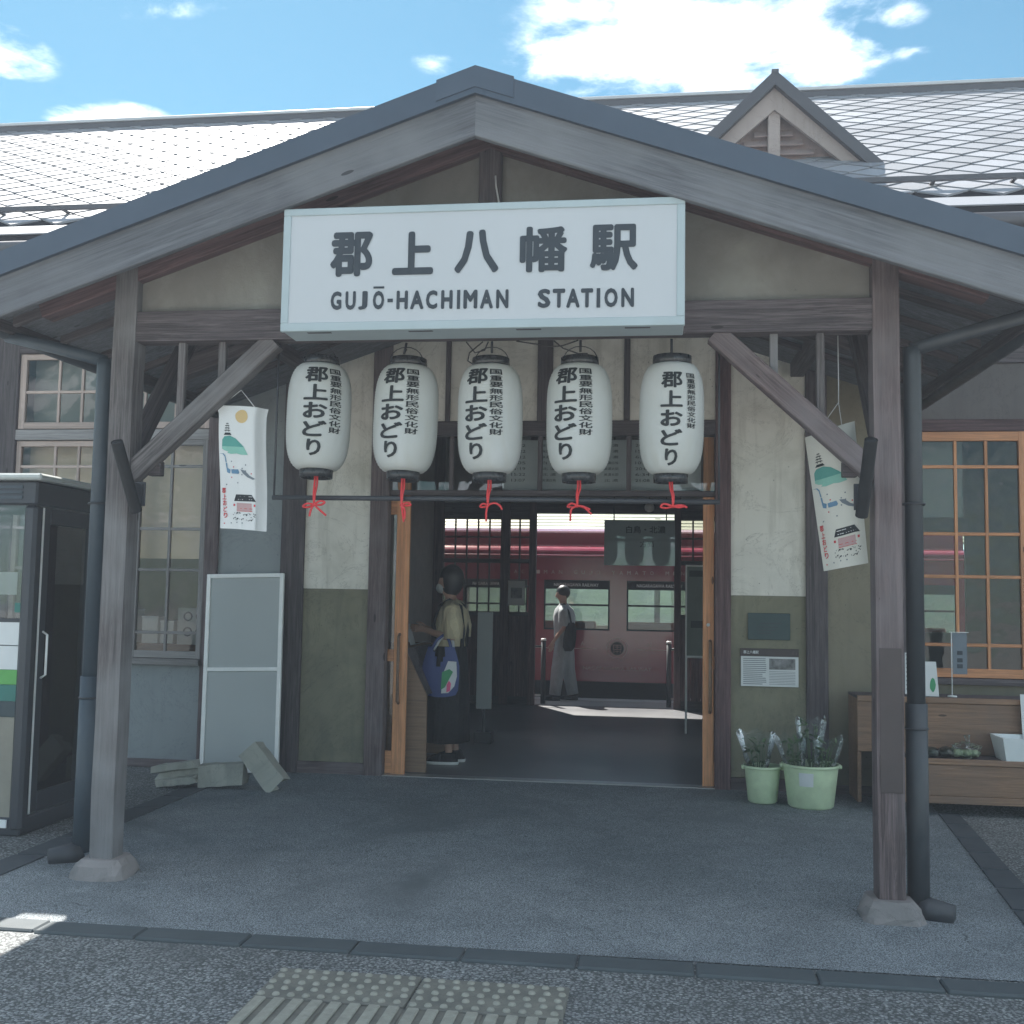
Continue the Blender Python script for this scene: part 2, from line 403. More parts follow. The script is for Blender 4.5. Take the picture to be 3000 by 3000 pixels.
def special():
    # lantern paper, slightly translucent
    t = NT('white_lantern_paper')
    v = t.coords()
    n = t.noise(v, 3.0, 5, 0.6)
    sn = t.noise(t.coords((1, 1, 0.35)), 5.0, 6, 0.65, 0.8)
    t.col(t.mix(t.math('MULTIPLY', t.math('SUBTRACT', sn, 0.5), 2.0, True), t.ramp(n, [(0.3, (0.64, 0.66, 0.63)), (0.7, (0.72, 0.74, 0.74))]), (0.56, 0.55, 0.48)))
    t.rough(0.6)
    t.bump(t.noise(v, 60, 3), 0.06, 0.002)
    t.b.inputs['Transmission Weight'].default_value = 0.0
    tl = t.node('BsdfTranslucent'); tl.inputs[0].default_value = (0.75, 0.76, 0.72, 1)
    mx = t.node('MixShader'); mx.inputs[0].default_value = 0.28
    t.link(t.b.outputs[0], mx.inputs[1]); t.link(tl.outputs[0], mx.inputs[2]); t.link(mx.outputs[0], t.n['Material Output'].inputs[0])
    M['paper_lantern'] = t.m
    # tactile tile: yellow-grey worn concrete
    t = NT('worn_tactile_tile')
    v = t.coords(rand=False)
    n = t.noise(v, 7, 6, 0.65); n2 = t.noise(v, 90, 4, 0.6)
    c = t.ramp(n, [(0.3, (0.13, 0.13, 0.115)), (0.6, (0.205, 0.2, 0.17)), (0.8, (0.26, 0.25, 0.205))])
    c = t.mix(t.math('MULTIPLY', t.math('SUBTRACT', n2, 0.55), 3, True), c, (0.10, 0.10, 0.09))
    t.col(c); t.rough(0.8); t.bump(n2, 0.35, 0.004)
    M['tile'] = t.m
    # roof shingle: pale coated metal, each a shade of its own
    t = NT('pale_grey_shingle')
    r = t.math('ADD', 0.78, t.math('MULTIPLY', t.oi.outputs['Random'], 0.36))
    cb = t.node('CombineColor')
    for i, k in enumerate((0.27, 0.28, 0.305)): t.link(t.math('MULTIPLY', r, k), cb.inputs[i])
    n = t.noise(t.tc.outputs['Object'], 9, 4)
    t.col(t.mix(t.math('MULTIPLY', n, 0.25), cb.outputs[0], (0.22, 0.23, 0.25)))
    t.rough(0.6); t.b.inputs['Specular IOR Level'].default_value = 0.25
    M['shingle'] = t.m
    t = NT('leaf')
    c = t.ramp(t.oi.outputs['Random'], [(0, (0.05, 0.11, 0.04)), (1, (0.13, 0.19, 0.08))])
    t.col(c); t.rough(0.55)
    M['leaf'] = t.m
    # waiting room floor: dark, worn smooth
    t = NT('worn_terrazzo_floor')
    v = t.coords(rand=False)
    n = t.noise(v, 1.3, 6, 0.6); n2 = t.noise(v, 140, 3)
    t.col(t.mix(t.math('MULTIPLY', n2, 0.4), t.ramp(n, [(0.3, (0.115, 0.12, 0.13)), (0.7, (0.18, 0.185, 0.19))]), (0.16, 0.16, 0.165)))
    t.rough(t.math('ADD', 0.22, t.math('MULTIPLY', n, 0.25)))
    M['floor'] = t.m
    t = NT('hill_forest')
    v = t.coords(rand=False)
    n = t.noise(v, 0.35, 8, 0.7)
    t.col(t.ramp(n, [(0.35, (0.025, 0.055, 0.02)), (0.7, (0.09, 0.16, 0.045))])); t.rough(0.9)
    t.bump(n, 1.0, 2.0)
    M['hill'] = t.m
special()
M['asphalt'] = asphalt('coarse_asphalt', (0.13, 0.14, 0.142), (0.27, 0.285, 0.285), (0.62, 0.63, 0.61), 0.15, 80)
M['porch_floor'] = asphalt('worn_porch_asphalt', (0.165, 0.19, 0.205), (0.375, 0.415, 0.44), (0.45, 0.48, 0.5), 0.06, 160)
M['plaza_bounce'] = plain('pale_bounce_concrete', (0.36, 0.35, 0.33), 0.85, 0.12, 0.6, 0.2, 0, 120)
M['tile_top'] = plain('worn_tactile_stud', (0.32, 0.315, 0.265), 0.75, 0.2, 25, 0.2)
M['platform'] = plain('platform_concrete', (0.52, 0.52, 0.5), 0.8, 0.1, 2, 0.2, 0, 120)

# ================================================================== mesh helpers
W = {}
def tag(o, label=None, cat=None, group=None, kind=None):
    if label: o['label'] = label
    if cat: o['category'] = cat
    if group: o['group'] = group
    if kind: o['kind'] = kind
    return o
def place(o, parent, loc):
    COL.objects.link(o)
    loc = Vector(loc)
    if parent is not None:
        o.parent = parent
        o.location = loc - W[parent.name]
    else:
        o.location = loc
    W[o.name] = loc.copy()
    return o
def thing(name, label, cat, loc=(0, 0, 0), group=None):
    o = bpy.data.objects.new(name, None)
    o.empty_display_size = 0.1
    place(o, None, loc)
    return tag(o, label, cat, group)
def mk(name, bm, mat, parent=None, loc=(0, 0, 0), rot=None, smooth=False, local=False):
    """bm in coordinates round loc; rot an Euler or a Matrix"""
    me = bpy.data.meshes.new(name)
    bmesh.ops.recalc_face_normals(bm, faces=bm.faces)
    bm.to_mesh(me); bm.free()
    return mkm(name, me, mat, parent, loc, rot, smooth)
def mkm(name, me, mat, parent=None, loc=(0, 0, 0), rot=None, smooth=False):
    if mat is not None and not me.materials: me.materials.append(M[mat] if isinstance(mat, str) else mat)
    if smooth:
        for p in me.polygons: p.use_smooth = True
    o = bpy.data.objects.new(name, me)
    place(o, parent, loc)
    if rot is not None:
        if isinstance(rot, Matrix): o.rotation_euler = rot.to_euler()
        else: o.rotation_euler = rot
    return o
def bbox(bm, x0, x1, y0, y1, z0, z1, bev=0.0):
    vs = [bm.verts.new((x, y, z)) for z in (z0, z1) for y in (y0, y1) for x in (x0, x1)]
    fs = [(0, 2, 3, 1), (4, 5, 7, 6), (0, 1, 5, 4), (2, 6, 7, 3), (0, 4, 6, 2), (1, 3, 7, 5)]
    ff = [bm.faces.new([vs[i] for i in f]) for f in fs]
    if bev:
        es = list({e for f in ff for e in f.edges})
        bmesh.ops.bevel(bm, geom=es, offset=bev, segments=1, affect='EDGES', profile=0.5)
    return vs
def box(name, x0, x1, y0, y1, z0, z1, mat, parent=None, bev=0.004):
    bm = bmesh.new()
    c = ((x0 + x1) / 2, (y0 + y1) / 2, (z0 + z1) / 2)
    bbox(bm, x0 - c[0], x1 - c[0], y0 - c[1], y1 - c[1], z0 - c[2], z1 - c[2], bev)
    return mk(name, bm, mat, parent, c)
def beam(name, A, B, w, h, mat, parent=None, up=(0, 0, 1), bev=0.006, wob=0.0):
    """timber from A to B, grain along its length: local X = A->B"""
    A, B = Vector(A), Vector(B)
    d = B - A; L = d.length; x = d.normalized()
    u = Vector(up)
    if abs(x.dot(u)) > 0.98: u = Vector((0, 1, 0))
    y = u.cross(x).normalized(); z = x.cross(y)
    bm = bmesh.new()
    n = max(1, int(L / 0.35)) if wob else 1
    rings = []
    for i in range(n + 1):
        t = -L / 2 + L * i / n
        j = (random.uniform(-wob, wob), random.uniform(-wob, wob)) if 0 < i < n else (0, 0)
        rings.append([bm.verts.new((t, sy * w / 2 + j[0], sz * h / 2 + j[1])) for sy, sz in ((-1, -1), (1, -1), (1, 1), (-1, 1))])
    for a, b in zip(rings, rings[1:]):
        for k in range(4): bm.faces.new((a[k], a[(k + 1) % 4], b[(k + 1) % 4], b[k]))
    bm.faces.new(rings[0]); bm.faces.new(rings[-1])
    if bev:
        es = [e for e in bm.edges if abs((e.verts[0].co - e.verts[1].co).normalized().x) > 0.9]
        bmesh.ops.bevel(bm, geom=es, offset=bev, segments=1, affect='EDGES')
    rot = Matrix((x, y, z)).transposed()
    return mk(name, bm, mat, parent, (A + B) / 2, rot)
def prism(name, pts, y0, y1, mat, parent=None):
    """polygon in the XZ plane extruded from y0 to y1"""
    bm = bmesh.new()
    c = Vector((sum(p[0] for p in pts) / len(pts), (y0 + y1) / 2, sum(p[1] for p in pts) / len(pts)))
    a = [bm.verts.new((p[0] - c.x, y0 - c.y, p[1] - c.z)) for p in pts]
    b = [bm.verts.new((p[0] - c.x, y1 - c.y, p[1] - c.z)) for p in pts]
    bm.faces.new(a); bm.faces.new(b[::-1])
    for i in range(len(pts)):
        j = (i + 1) % len(pts); bm.faces.new((a[i], b[i], b[j], a[j]))
    return mk(name, bm, mat, parent, c)
def tube_bm(bm, pts, rad, n=8, cap=True, closed=False):
    pts = [Vector(p) for p in pts]
    rads = rad if isinstance(rad, (list, tuple)) else [rad] * len(pts)
    rings = []; prev = None
    for i, p in enumerate(pts):
        if closed: t = pts[(i + 1) % len(pts)] - pts[i - 1]
        else: t = pts[min(i + 1, len(pts) - 1)] - pts[max(i - 1, 0)]
        t.normalize()
        if prev is None:
            a = Vector((0, 0, 1)) if abs(t.z) < 0.9 else Vector((1, 0, 0))
            u = t.cross(a).normalized()
        else:
            u = (prev - t * prev.dot(t)).normalized()
        prev = u; v = t.cross(u)
        rings.append([bm.verts.new(p + (u * math.cos(2 * math.pi * k / n) + v * math.sin(2 * math.pi * k / n)) * rads[i]) for k in range(n)])
    pairs = list(zip(rings, rings[1:])) + ([(rings[-1], rings[0])] if closed else [])
    for a, b in pairs:
        for k in range(n): bm.faces.new((a[k], a[(k + 1) % n], b[(k + 1) % n], b[k]))
    if cap and not closed:
        bm.faces.new(rings[0][::-1]); bm.faces.new(rings[-1])
def tube(name, pts, rad, mat, parent=None, n=8, closed=False):
    c = Vector(pts[0]); bm = bmesh.new()
    tube_bm(bm, [Vector(p) - c for p in pts], rad, n, True, closed)
    return mk(name, bm, mat, parent, c, smooth=True)
def lathe_bm(bm, prof, n=32, cx=0, cy=0):
    rings = [[bm.verts.new((cx + r * math.cos(2 * math.pi * k / n), cy + r * math.sin(2 * math.pi * k / n), z)) for k in range(n)] for r, z in prof]
    for a, b in zip(rings, rings[1:]):
        for k in range(n): bm.faces.new((a[k], a[(k + 1) % n], b[(k + 1) % n], b[k]))
    return rings
def lathe(name, prof, mat, parent, loc, n=32, caps=(False, False), smooth=True):
    bm = bmesh.new(); rg = lathe_bm(bm, prof, n)
    if caps[0]: bm.faces.new(rg[0][::-1])
    if caps[1]: bm.faces.new(rg[-1])
    return mk(name, bm, mat, parent, loc, smooth=smooth)
def loft(name, rings, mat, parent, loc, n=20, caps=True, smooth=True, wob=0.0, sup=1.0):
    """rings: (cx, cy, z, rx, ry)"""
    bm = bmesh.new(); rr = []
    for (cx, cy, z, rx, ry) in rings:
        ring = []
        for k in range(n):
            a = 2 * math.pi * k / n
            s = 1 + wob * math.sin(a * 7 + z * 3) * (1 if wob else 0)
            ca, sa = math.cos(a), math.sin(a)
            ring.append(bm.verts.new((cx + rx * s * math.copysign(abs(ca) ** sup, ca), cy + ry * s * math.copysign(abs(sa) ** sup, sa), z)))
        rr.append(ring)
    for a, b in zip(rr, rr[1:]):
        for k in range(n): bm.faces.new((a[k], a[(k + 1) % n], b[(k + 1) % n], b[k]))
    if caps: bm.faces.new(rr[0][::-1]); bm.faces.new(rr[-1])
    return mk(name, bm, mat, parent, loc, smooth=smooth)
def sheet(name, pts, z, mat, kind='structure', parent=None):
    bm = bmesh.new(); vs = [bm.verts.new((x, y, z)) for x, y in pts]; bm.faces.new(vs)
    o = mk(name, bm, mat, parent)
    if kind and parent is None: o['kind'] = kind
    return o
def copy_tree(o, loc, parent=None):
    c = o.copy(); COL.objects.link(c)
    if parent is None: c.location = loc
    else: c.parent = parent
    W[c.name] = Vector(loc) if parent is None else Vector(loc)
    for ch in list(o.children): copy_tree(ch, (0, 0, 0), c)
    return c

# text -> flat mesh fitted into a box w x h in the XY plane, lower left at 0,0
def text_mesh(body, w, h, bold=0.0, keep=False):
    cu_ = bpy.data.curves.new('text', 'FONT'); cu_.body = body; cu_.resolution_u = 3
    ob = bpy.data.objects.new('text', cu_)
    me = bpy.data.meshes.new_from_object(ob)
    bpy.data.objects.remove(ob); bpy.data.curves.remove(cu_)
    xs = [v.co.x for v in me.vertices]; ys = [v.co.y for v in me.vertices]
    x0, x1, y0, y1 = min(xs), max(xs), min(ys), max(ys)
    sx = w / (x1 - x0) if w else h / (y1 - y0); sy = h / (y1 - y0) if h else sx
    base = [(v.co.x - x0, v.co.y - y0) for v in me.vertices]
    fb = [tuple(p.vertices) for p in me.polygons]
    bpy.data.meshes.remove(me)
    # heavier strokes: the glyph laid over itself, shifted round a small circle, each layer a hair in front
    sh_ = [(0.0, 0.0)] + ([(bold * math.cos(q * math.pi / 4), bold * math.sin(q * math.pi / 4)) for q in range(8)] if bold > 0 else [])
    gw, gh = x1 - x0, y1 - y0
    kx_, ky_ = gw / (gw + 2 * bold), gh / (gh + 2 * bold)
    vs, fs = [], []
    for q, (ox, oy) in enumerate(sh_):
        n0 = len(vs)
        vs += [((a + bold + ox) * kx_ * sx, (b + bold + oy) * ky_ * sy, q * 0.00012) for a, b in base]
        fs += [tuple(i + n0 for i in f) for f in fb]
    return vs, fs
def flat_text(items, bold=0.02):
    """items: (body, x, z, w, h) -> bmesh of one lettering in the XZ plane"""
    bm = bmesh.new()
    for body, x, z, w, h in items:
        vs, fs = text_mesh(body, w, h, bold)
        bv = [bm.verts.new((x + a, -e, z + b)) for a, b, e in vs]
        for f in fs:
            try: bm.faces.new([bv[i] for i in f])
            except ValueError: pass
    return bm
def lettering(name, items, y, mat, parent, bold=0.02):
    return mk(name, flat_text(items, bold), mat, parent, (0, y, 0)) if parent is None or True else None

# ================================================================== ground
sheet('ground', [(-90, -90), (90, -90), (90, 15.3), (-90, 15.3)], 0.0, 'asphalt')
sheet('bounce_paving', [(-60, -60), (60, -60), (60, 2.2), (-60, 2.2)], 0.004, 'plaza_bounce')  # pale sheet added out of view to bounce sun into the porch
sheet('porch_floor', [(-3.40, 4.70), (1.70, 4.70), (2.08, 8.95), (-3.45, 8.95)], 0.004, 'porch_floor')
kerb = tag(bpy.data.objects.new('kerb', None), kind='structure'); place(kerb, None, (0, 4.6, 0))
x = -6.5; i = 0
while x < 5.5:
    L = 0.478 + random.uniform(-0.008, 0.008)
    y0 = 4.615 - 0.012 * (x + 2) + random.uniform(-0.004, 0.004)
    box('kerb_stone', x + 0.003, x + L - 0.003, y0 - 0.075, y0 + 0.075, -0.06, 0.012 + random.uniform(0, 0.004), 'kerb', kerb, 0.008)
    x += L
def drain(pts_in, pts_out):
    d = tag(bpy.data.objects.new('drain_channel', None), kind='structure'); place(d, None, (pts_in[0][0], pts_in[0][1], 0))
    (a, b), (c_, e) = pts_in, pts_out
    a, b, c_, e = map(Vector, (a, b, c_, e))
    n = 8
    for k in range(n):
        bm = bmesh.new()
        f0, f1 = k / n + 0.004, (k + 1) / n - 0.004
        q = [a.lerp(b, f0), a.lerp(b, f1), c_.lerp(e, f1), c_.lerp(e, f0)]
        ctr = sum(q, Vector((0, 0))) / 4
        lo = [bm.verts.new((p.x - ctr.x, p.y - ctr.y, -0.05)) for p in q]
        hi = [bm.verts.new((p.x - ctr.x, p.y - ctr.y, 0.012)) for p in q]
        bm.faces.new(lo); bm.faces.new(hi)
        for j in range(4): bm.faces.new((lo[j], lo[(j + 1) % 4], hi[(j + 1) % 4], hi[j]))
        mk('drain_cover', bm, 'drain', d, (ctr.x, ctr.y, 0))
drain([(-3.40, 4.9), (-3.43, 8.6)], [(-3.58, 4.9), (-3.60, 8.6)])
drain([(1.66, 4.9), (2.02, 8.3)], [(1.83, 4.9), (2.16, 8.3)])

# tactile paving: two dotted tiles, bar tiles in front of them
tact = tag(bpy.data.objects.new('tactile_paving', None), kind='structure'); place(tact, None, (-0.9, 4.1, 0))
def dot_tile(x0, y1, w, d):
    bm = bmesh.new(); bbox(bm, -w / 2 + .002, w / 2 - .002, -d / 2 + .002, d / 2 - .002, -0.02, 0.012, 0.004)
    t = mk('dotted_tile', bm, 'tile', tact, (x0 + w / 2, y1 - d / 2, 0))
    for i in range(10):
        for j in range(5):
            bm2 = dotmesh
            o = bpy.data.objects.new('dot', dotmesh); COL.objects.link(o); o.parent = t
            o.location = (-w / 2 + w * (i + .5) / 10 + (0.006 if j % 2 else -0.006), -d / 2 + d * (j + .5) / 5, 0.0118)
def mesh_of(bm, name, mat, smooth=False):
    me = bpy.data.meshes.new(name); bmesh.ops.recalc_face_normals(bm, faces=bm.faces); bm.to_mesh(me); bm.free(); me.materials.append(M[mat])
    if smooth:
        for p in me.polygons: p.use_smooth = True
    return me
bm = bmesh.new(); rg = lathe_bm(bm, [(0.0155, 0), (0.0145, 0.004), (0.0105, 0.008)], 9); bm.faces.new(rg[-1]); dotmesh = mesh_of(bm, 'dot', 'tile_top', True)
TX, TY = -1.482, 4.298
dot_tile(TX, TY, 0.578, 0.318); dot_tile(TX + 0.582, TY - 0.012, 0.578, 0.318)
bm = bmesh.new(); bbox(bm, -0.022, 0.022, -0.15, 0.15, 0, 0.010, 0.004); barmesh = mesh_of(bm, 'bar', 'tile_top')
for r_ in range(2):
    for k in range(4):
        bm = bmesh.new(); bbox(bm, -0.1445, 0.1445, -0.155, 0.155, -0.02, 0.010, 0.004)
        cx = TX + 0.146 + k * 0.29; cy = TY - 0.32 - 0.006 * k - 0.16 - r_ * 0.316
        t = mk('bar_tile', bm, 'tile', tact, (cx, cy, 0))
        for q in range(4):
            o = bpy.data.objects.new('bar', barmesh); COL.objects.link(o); o.parent = t; o.location = (-0.108 + 0.072 * q, 0, 0.0098)

# ================================================================== station building
FY = 8.95
st = thing('station_building', 'old timber station building with pale diamond-shingled roof and plaster panels', 'building', (-0.9, FY, 0))
def post(x0, x1, z0, z1, mat='wood_dark', y0=None, y1=None, parent=None, name='timber_post'):
    y0 = FY - 0.02 if y0 is None else y0; y1 = FY + 0.12 if y1 is None else y1
    return beam(name, ((x0 + x1) / 2, (y0 + y1) / 2, z0), ((x0 + x1) / 2, (y0 + y1) / 2, z1), y1 - y0, x1 - x0, mat, parent or st, up=(1, 0, 0), bev=0.005)
def rail(x0, x1, z0, z1, mat='wood_dark', y0=None, y1=None, name='timber_rail', parent=None):
    y0 = FY - 0.016 if y0 is None else y0; y1 = FY + 0.11 if y1 is None else y1
    return beam(name, (x0, (y0 + y1) / 2, (z0 + z1) / 2), (x1, (y0 + y1) / 2, (z0 + z1) / 2), y1 - y0, z1 - z0, mat, parent or st, bev=0.004)
def panel(x0, x1, z0, z1, mat, name='plaster_panel', dy=0.015):
    return box(name, x0, x1, FY + dy, FY + dy + 0.05, z0, z1, mat, st, 0)
TOP = 4.25
# posts along the front wall
post(-5.98, -5.72, 0, TOP, 'wood_dark')
post(-3.90, -3.78, 0, TOP, 'wood_mid')
post(-3.21, -3.005, 0, TOP, 'wood_dark')
post(-2.43, -2.27, 0, TOP, 'wood_mid')
post(0.466, 0.592, 0, TOP, 'wood_red')
post(1.186, 1.355, 0, TOP, 'wood_dark')
post(1.86, 1.96, 0, TOP, 'wood_dark')
post(3.80, 3.96, 0, TOP, 'wood_dark')
for xa in (-8.6,):
    post(xa - .1, xa + .1, 0, TOP)
# plaster panels
panel(-3.78, -3.21, 0.07, TOP, 'plaster_grey')
panel(-5.72, -3.90, 0.07, 0.90, 'plaster_grey')
for xa, xb in ((-3.005, -2.43), (0.592, 1.186)):
    panel(xa, xb, 1.555, TOP, 'plaster_white')
    panel(xa, xb, 0.10, 1.553, 'plaster_olive', dy=0.022)
    rail(xa, xb, 0.0, 0.098, 'wood_mid', FY - 0.005, FY + 0.09)
panel(1.355, 1.86, 0.07, TOP, 'plaster_olive2')
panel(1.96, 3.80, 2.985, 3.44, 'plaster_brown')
panel(1.96, 3.80, 0.07, 0.93, 'plaster_olive2')
panel(-8.5, -5.98, 0.07, TOP, 'plaster_grey')
panel(3.96, 7.5, 0.07, TOP, 'plaster_olive2')
rail(-8.5, -5.98, 0, 0.07, 'wood_mid'); rail(-5.72, -3.9, 0, 0.07, 'wood_mid'); rail(-3.78, -3.21, 0, 0.07, 'wood_mid'); rail(1.355, 3.8, 0, 0.07, 'wood_mid')
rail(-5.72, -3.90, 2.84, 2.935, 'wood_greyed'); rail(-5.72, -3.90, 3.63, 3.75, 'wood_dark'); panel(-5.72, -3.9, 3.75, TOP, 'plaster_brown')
rail(-5.72, -3.90, 0.875, 0.93, 'wood_greyed', FY - 0.05, FY + 0.08, 'window_sill')
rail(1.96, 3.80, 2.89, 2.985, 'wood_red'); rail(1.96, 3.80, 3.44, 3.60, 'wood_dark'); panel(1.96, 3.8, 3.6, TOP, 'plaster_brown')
rail(1.96, 3.80, 0.885, 0.935, 'wood_dark', FY - 0.05, FY + 0.08, 'window_sill')
# over the doorway: lintel, transom, plaster above
rail(-2.27, 0.466, 2.868, 2.992, 'wood_dark', FY - 0.01, FY + 0.11, 'lintel')
rail(-2.27, 0.466, 2.36, 2.405, 'wood_dark', FY + 0.01, FY + 0.10, 'transom_rail')
for xm in (-1.742, -0.985, -0.24):
    post(xm - 0.02, xm + 0.02, 2.405, 2.868, 'wood_dark', FY + 0.03, FY + 0.07, name='transom_mullion')
box('transom_pane', -2.27, 0.466, FY + 0.045, FY + 0.05, 2.405, 2.868, 'glass_dark', st, 0)
xs = [-2.27, -1.801, -1.759, -1.012, -0.882, -0.286, -0.235, 0.466]
for k in range(0, 8, 2):
    panel(xs[k], xs[k + 1], 2.992, TOP, 'plaster_white')
post(-1.801, -1.759, 2.992, TOP, 'wood_dark', FY - 0.01, FY + 0.06); post(-1.012, -0.882, 2.992, TOP, 'wood_dark'); post(-0.286, -0.235, 2.992, TOP, 'wood_dark', FY - 0.01, FY + 0.06)
rail(-8.7, 7.5, TOP, TOP + 0.15, 'wood_dark', FY - 0.03, FY + 0.12, 'wall_plate')

# windows: thing > window > frame, muntin, pane
def window(xa, xb, za, zb, vms, hms, wmat, gmat, y=FY + 0.03, fw=0.045, bot=0.06, top=0.05):
    wdw = bpy.data.objects.new('window', None); place(wdw, st, ((xa + xb) / 2, y, za))
    def pc(n, x0, x1, z0, z1, th=0.035, off=0.0):
        if x1 - x0 > z1 - z0: return beam(n, (x0, y + off, (z0 + z1) / 2), (x1, y + off, (z0 + z1) / 2), th, z1 - z0, wmat, wdw, bev=0.003)
        return beam(n, ((x0 + x1) / 2, y + off, z0), ((x0 + x1) / 2, y + off, z1), th, x1 - x0, wmat, wdw, up=(1, 0, 0), bev=0.003)
    pc('frame', xa, xa + fw, za, zb, 0.04); pc('frame', xb - fw, xb, za, zb, 0.04)
    pc('frame', xa + fw, xb - fw, za, za + bot, 0.038); pc('frame', xa + fw, xb - fw, zb - top, zb, 0.038)
    for v in vms: pc('muntin', v - 0.012, v + 0.012, za + bot, zb - top, 0.026)
    for h in hms: pc('muntin', xa + fw, xb - fw, h - 0.013, h + 0.013, 0.022)
    cx = [xa + fw] + [v for v in vms] + [xb - fw]; cz = [za + bot] + list(hms) + [zb - top]
    for a, b in zip(cx, cx[1:]):
        for c_, d in zip(cz, cz[1:]):
            jit = random.uniform(-0.004, 0.004)
            bm = bmesh.new()
            w_, h_ = (b - a) / 2, (d - c_) / 2
            vs = [bm.verts.new(p) for p in ((-w_, jit, -h_), (w_, -jit, -h_), (w_, -jit * .5, h_), (-w_, jit * .6, h_))]
            bm.faces.new(vs)
            mk('pane', bm, gmat, wdw, ((a + b) / 2, y + 0.004, (c_ + d) / 2))
    return wdw
window(-5.72, -3.90, 2.945, 3.625, (-5.343, -5.12, -4.88, -4.52, -4.23), (3.28,), 'wood_pale', 'glass', fw=0.06)
window(-5.72, -4.55, 0.935, 2.835, (-5.35, -5.126, -4.87), (1.153, 1.696, 2.054, 2.605), 'wood_pale', 'glass')
window(-4.55, -3.90, 0.935, 2.838, (-4.23,), (1.153, 1.696, 2.054, 2.605), 'wood_greyed', 'glass', y=FY + 0.005)
window(1.965, 2.87, 0.94, 2.885, (2.347, 2.58), (1.194, 1.73, 2.068, 2.604), 'wood_orange', 'glass_wavy', y=FY + 0.0, bot=0.07, top=0.075)
window(2.845, 3.795, 0.94, 2.885, (3.15, 3.45), (1.194, 1.73, 2.068, 2.604), 'wood_orange', 'glass_wavy', y=FY + 0.045, bot=0.07, top=0.075)

box('window_blind', -5.70, -3.92, FY + 0.2, FY + 0.205, 1.80, 2.84, 'blind', st, 0)
box('window_blind', -5.70, -3.92, FY + 0.22, FY + 0.225, 3.02, 3.64, 'blind_grey', st, 0)
box('window_blind', 1.98, 2.47, FY + 0.25, FY + 0.255, 2.22, 2.90, 'blind_grey', st, 0)
# sliding doors stand open behind the side panels; only the leading stile shows
def door(xs0, xs1, xe, hx):
    d = bpy.data.objects.new('sliding_door', None); place(d, st, ((xs0 + xs1) / 2, FY + 0.09, 0))
    post(xs0, xs1, 0.01, 2.86, 'wood_orange', FY + 0.075, FY + 0.113, d, 'stile')
    a, b = (xe, xs0) if xe < xs0 else (xs1, xe)
    for z0, z1 in ((0.01, 0.2), (0.95, 1.05), (2.2, 2.36)):
        rail(a, b, z0, z1, 'wood_orange', FY + 0.08, FY + 0.108, 'door_rail', d)
    box('pane', a, b, FY + 0.092, FY + 0.096, 0.2, 2.2, 'glass', d, 0)
    tube('handle', [(hx, FY + 0.075, 0.60), (hx, FY + 0.035, 0.62), (hx, FY + 0.03, 0.9), (hx, FY + 0.035, 1.16), (hx, FY + 0.075, 1.18)], 0.013, 'wood_desk', d, 8)
    return d
door(-2.215, -2.10, -2.95, -2.165)
dR = door(0.372, 0.462, 1.1, 0.43)
lathe('lock', [(0.0, -.004), (0.014, -0.004), (0.014, 0.004)], 'white', dR, (0.415, FY + 0.07, 1.31), 12).rotation_euler = (R(90), 0, 0)
box('threshold', -2.27, 0.466, FY - 0.01, FY + 0.12, -0.02, 0.012, 'steel_sill', st, 0.003)

# ---- inside: waiting room shell
BY = 15.3
def inner(name, x0, x1, y0, y1, z0, z1, mat): return tag(box(name, x0, x1, y0, y1, z0, z1, mat, None, 0), kind='structure')
sheet('waiting_room_floor', [(-3.2, FY + 0.05), (1.3, FY + 0.05), (1.3, BY + .1), (-3.2, BY + .1)], 0.006, 'floor')
inner('room_wall', -3.25, -3.2, FY + 0.16, BY, 0, 3.95, 'wall_inner')
inner('room_wall', 1.3, 1.35, FY + 0.16, BY, 0, 3.95, 'wall_inner')
inner('room_wall', -8.55, -8.5, FY + 0.16, BY, 0, 3.95, 'wall_inner')
inner('room_wall', 7.5, 7.55, FY + 0.16, BY, 0, 3.95, 'wall_inner')
inner('ceiling', -8.5, 7.5, FY + 0.16, BY, 3.95, 4.0, 'wall_inner')
inner('room_floor', -8.5, -3.25, FY + 0.16, BY, -0.1, 0.02, 'floor')
inner('room_floor', 1.35, 7.5, FY + 0.16, BY, -0.1, 0.02, 'floor')
inner('room_wall', -8.5, -3.25, 11.4, 11.45, 0, 3.95, 'wall_cream')
inner('room_wall', 1.35, 7.5, 12.6, 12.65, 2.3, 3.95, 'wall_inner')
inner('room_wall', 3.4, 7.5, 12.6, 12.65, 0, 2.3, 'wall_inner')
inner('room_wall', 1.35, 2.2, 12.6, 12.65, 0, 2.3, 'wall_inner')
inner('room_wall', 2.2, 3.4, 12.6, 12.65, 0, 1.2, 'wall_inner')
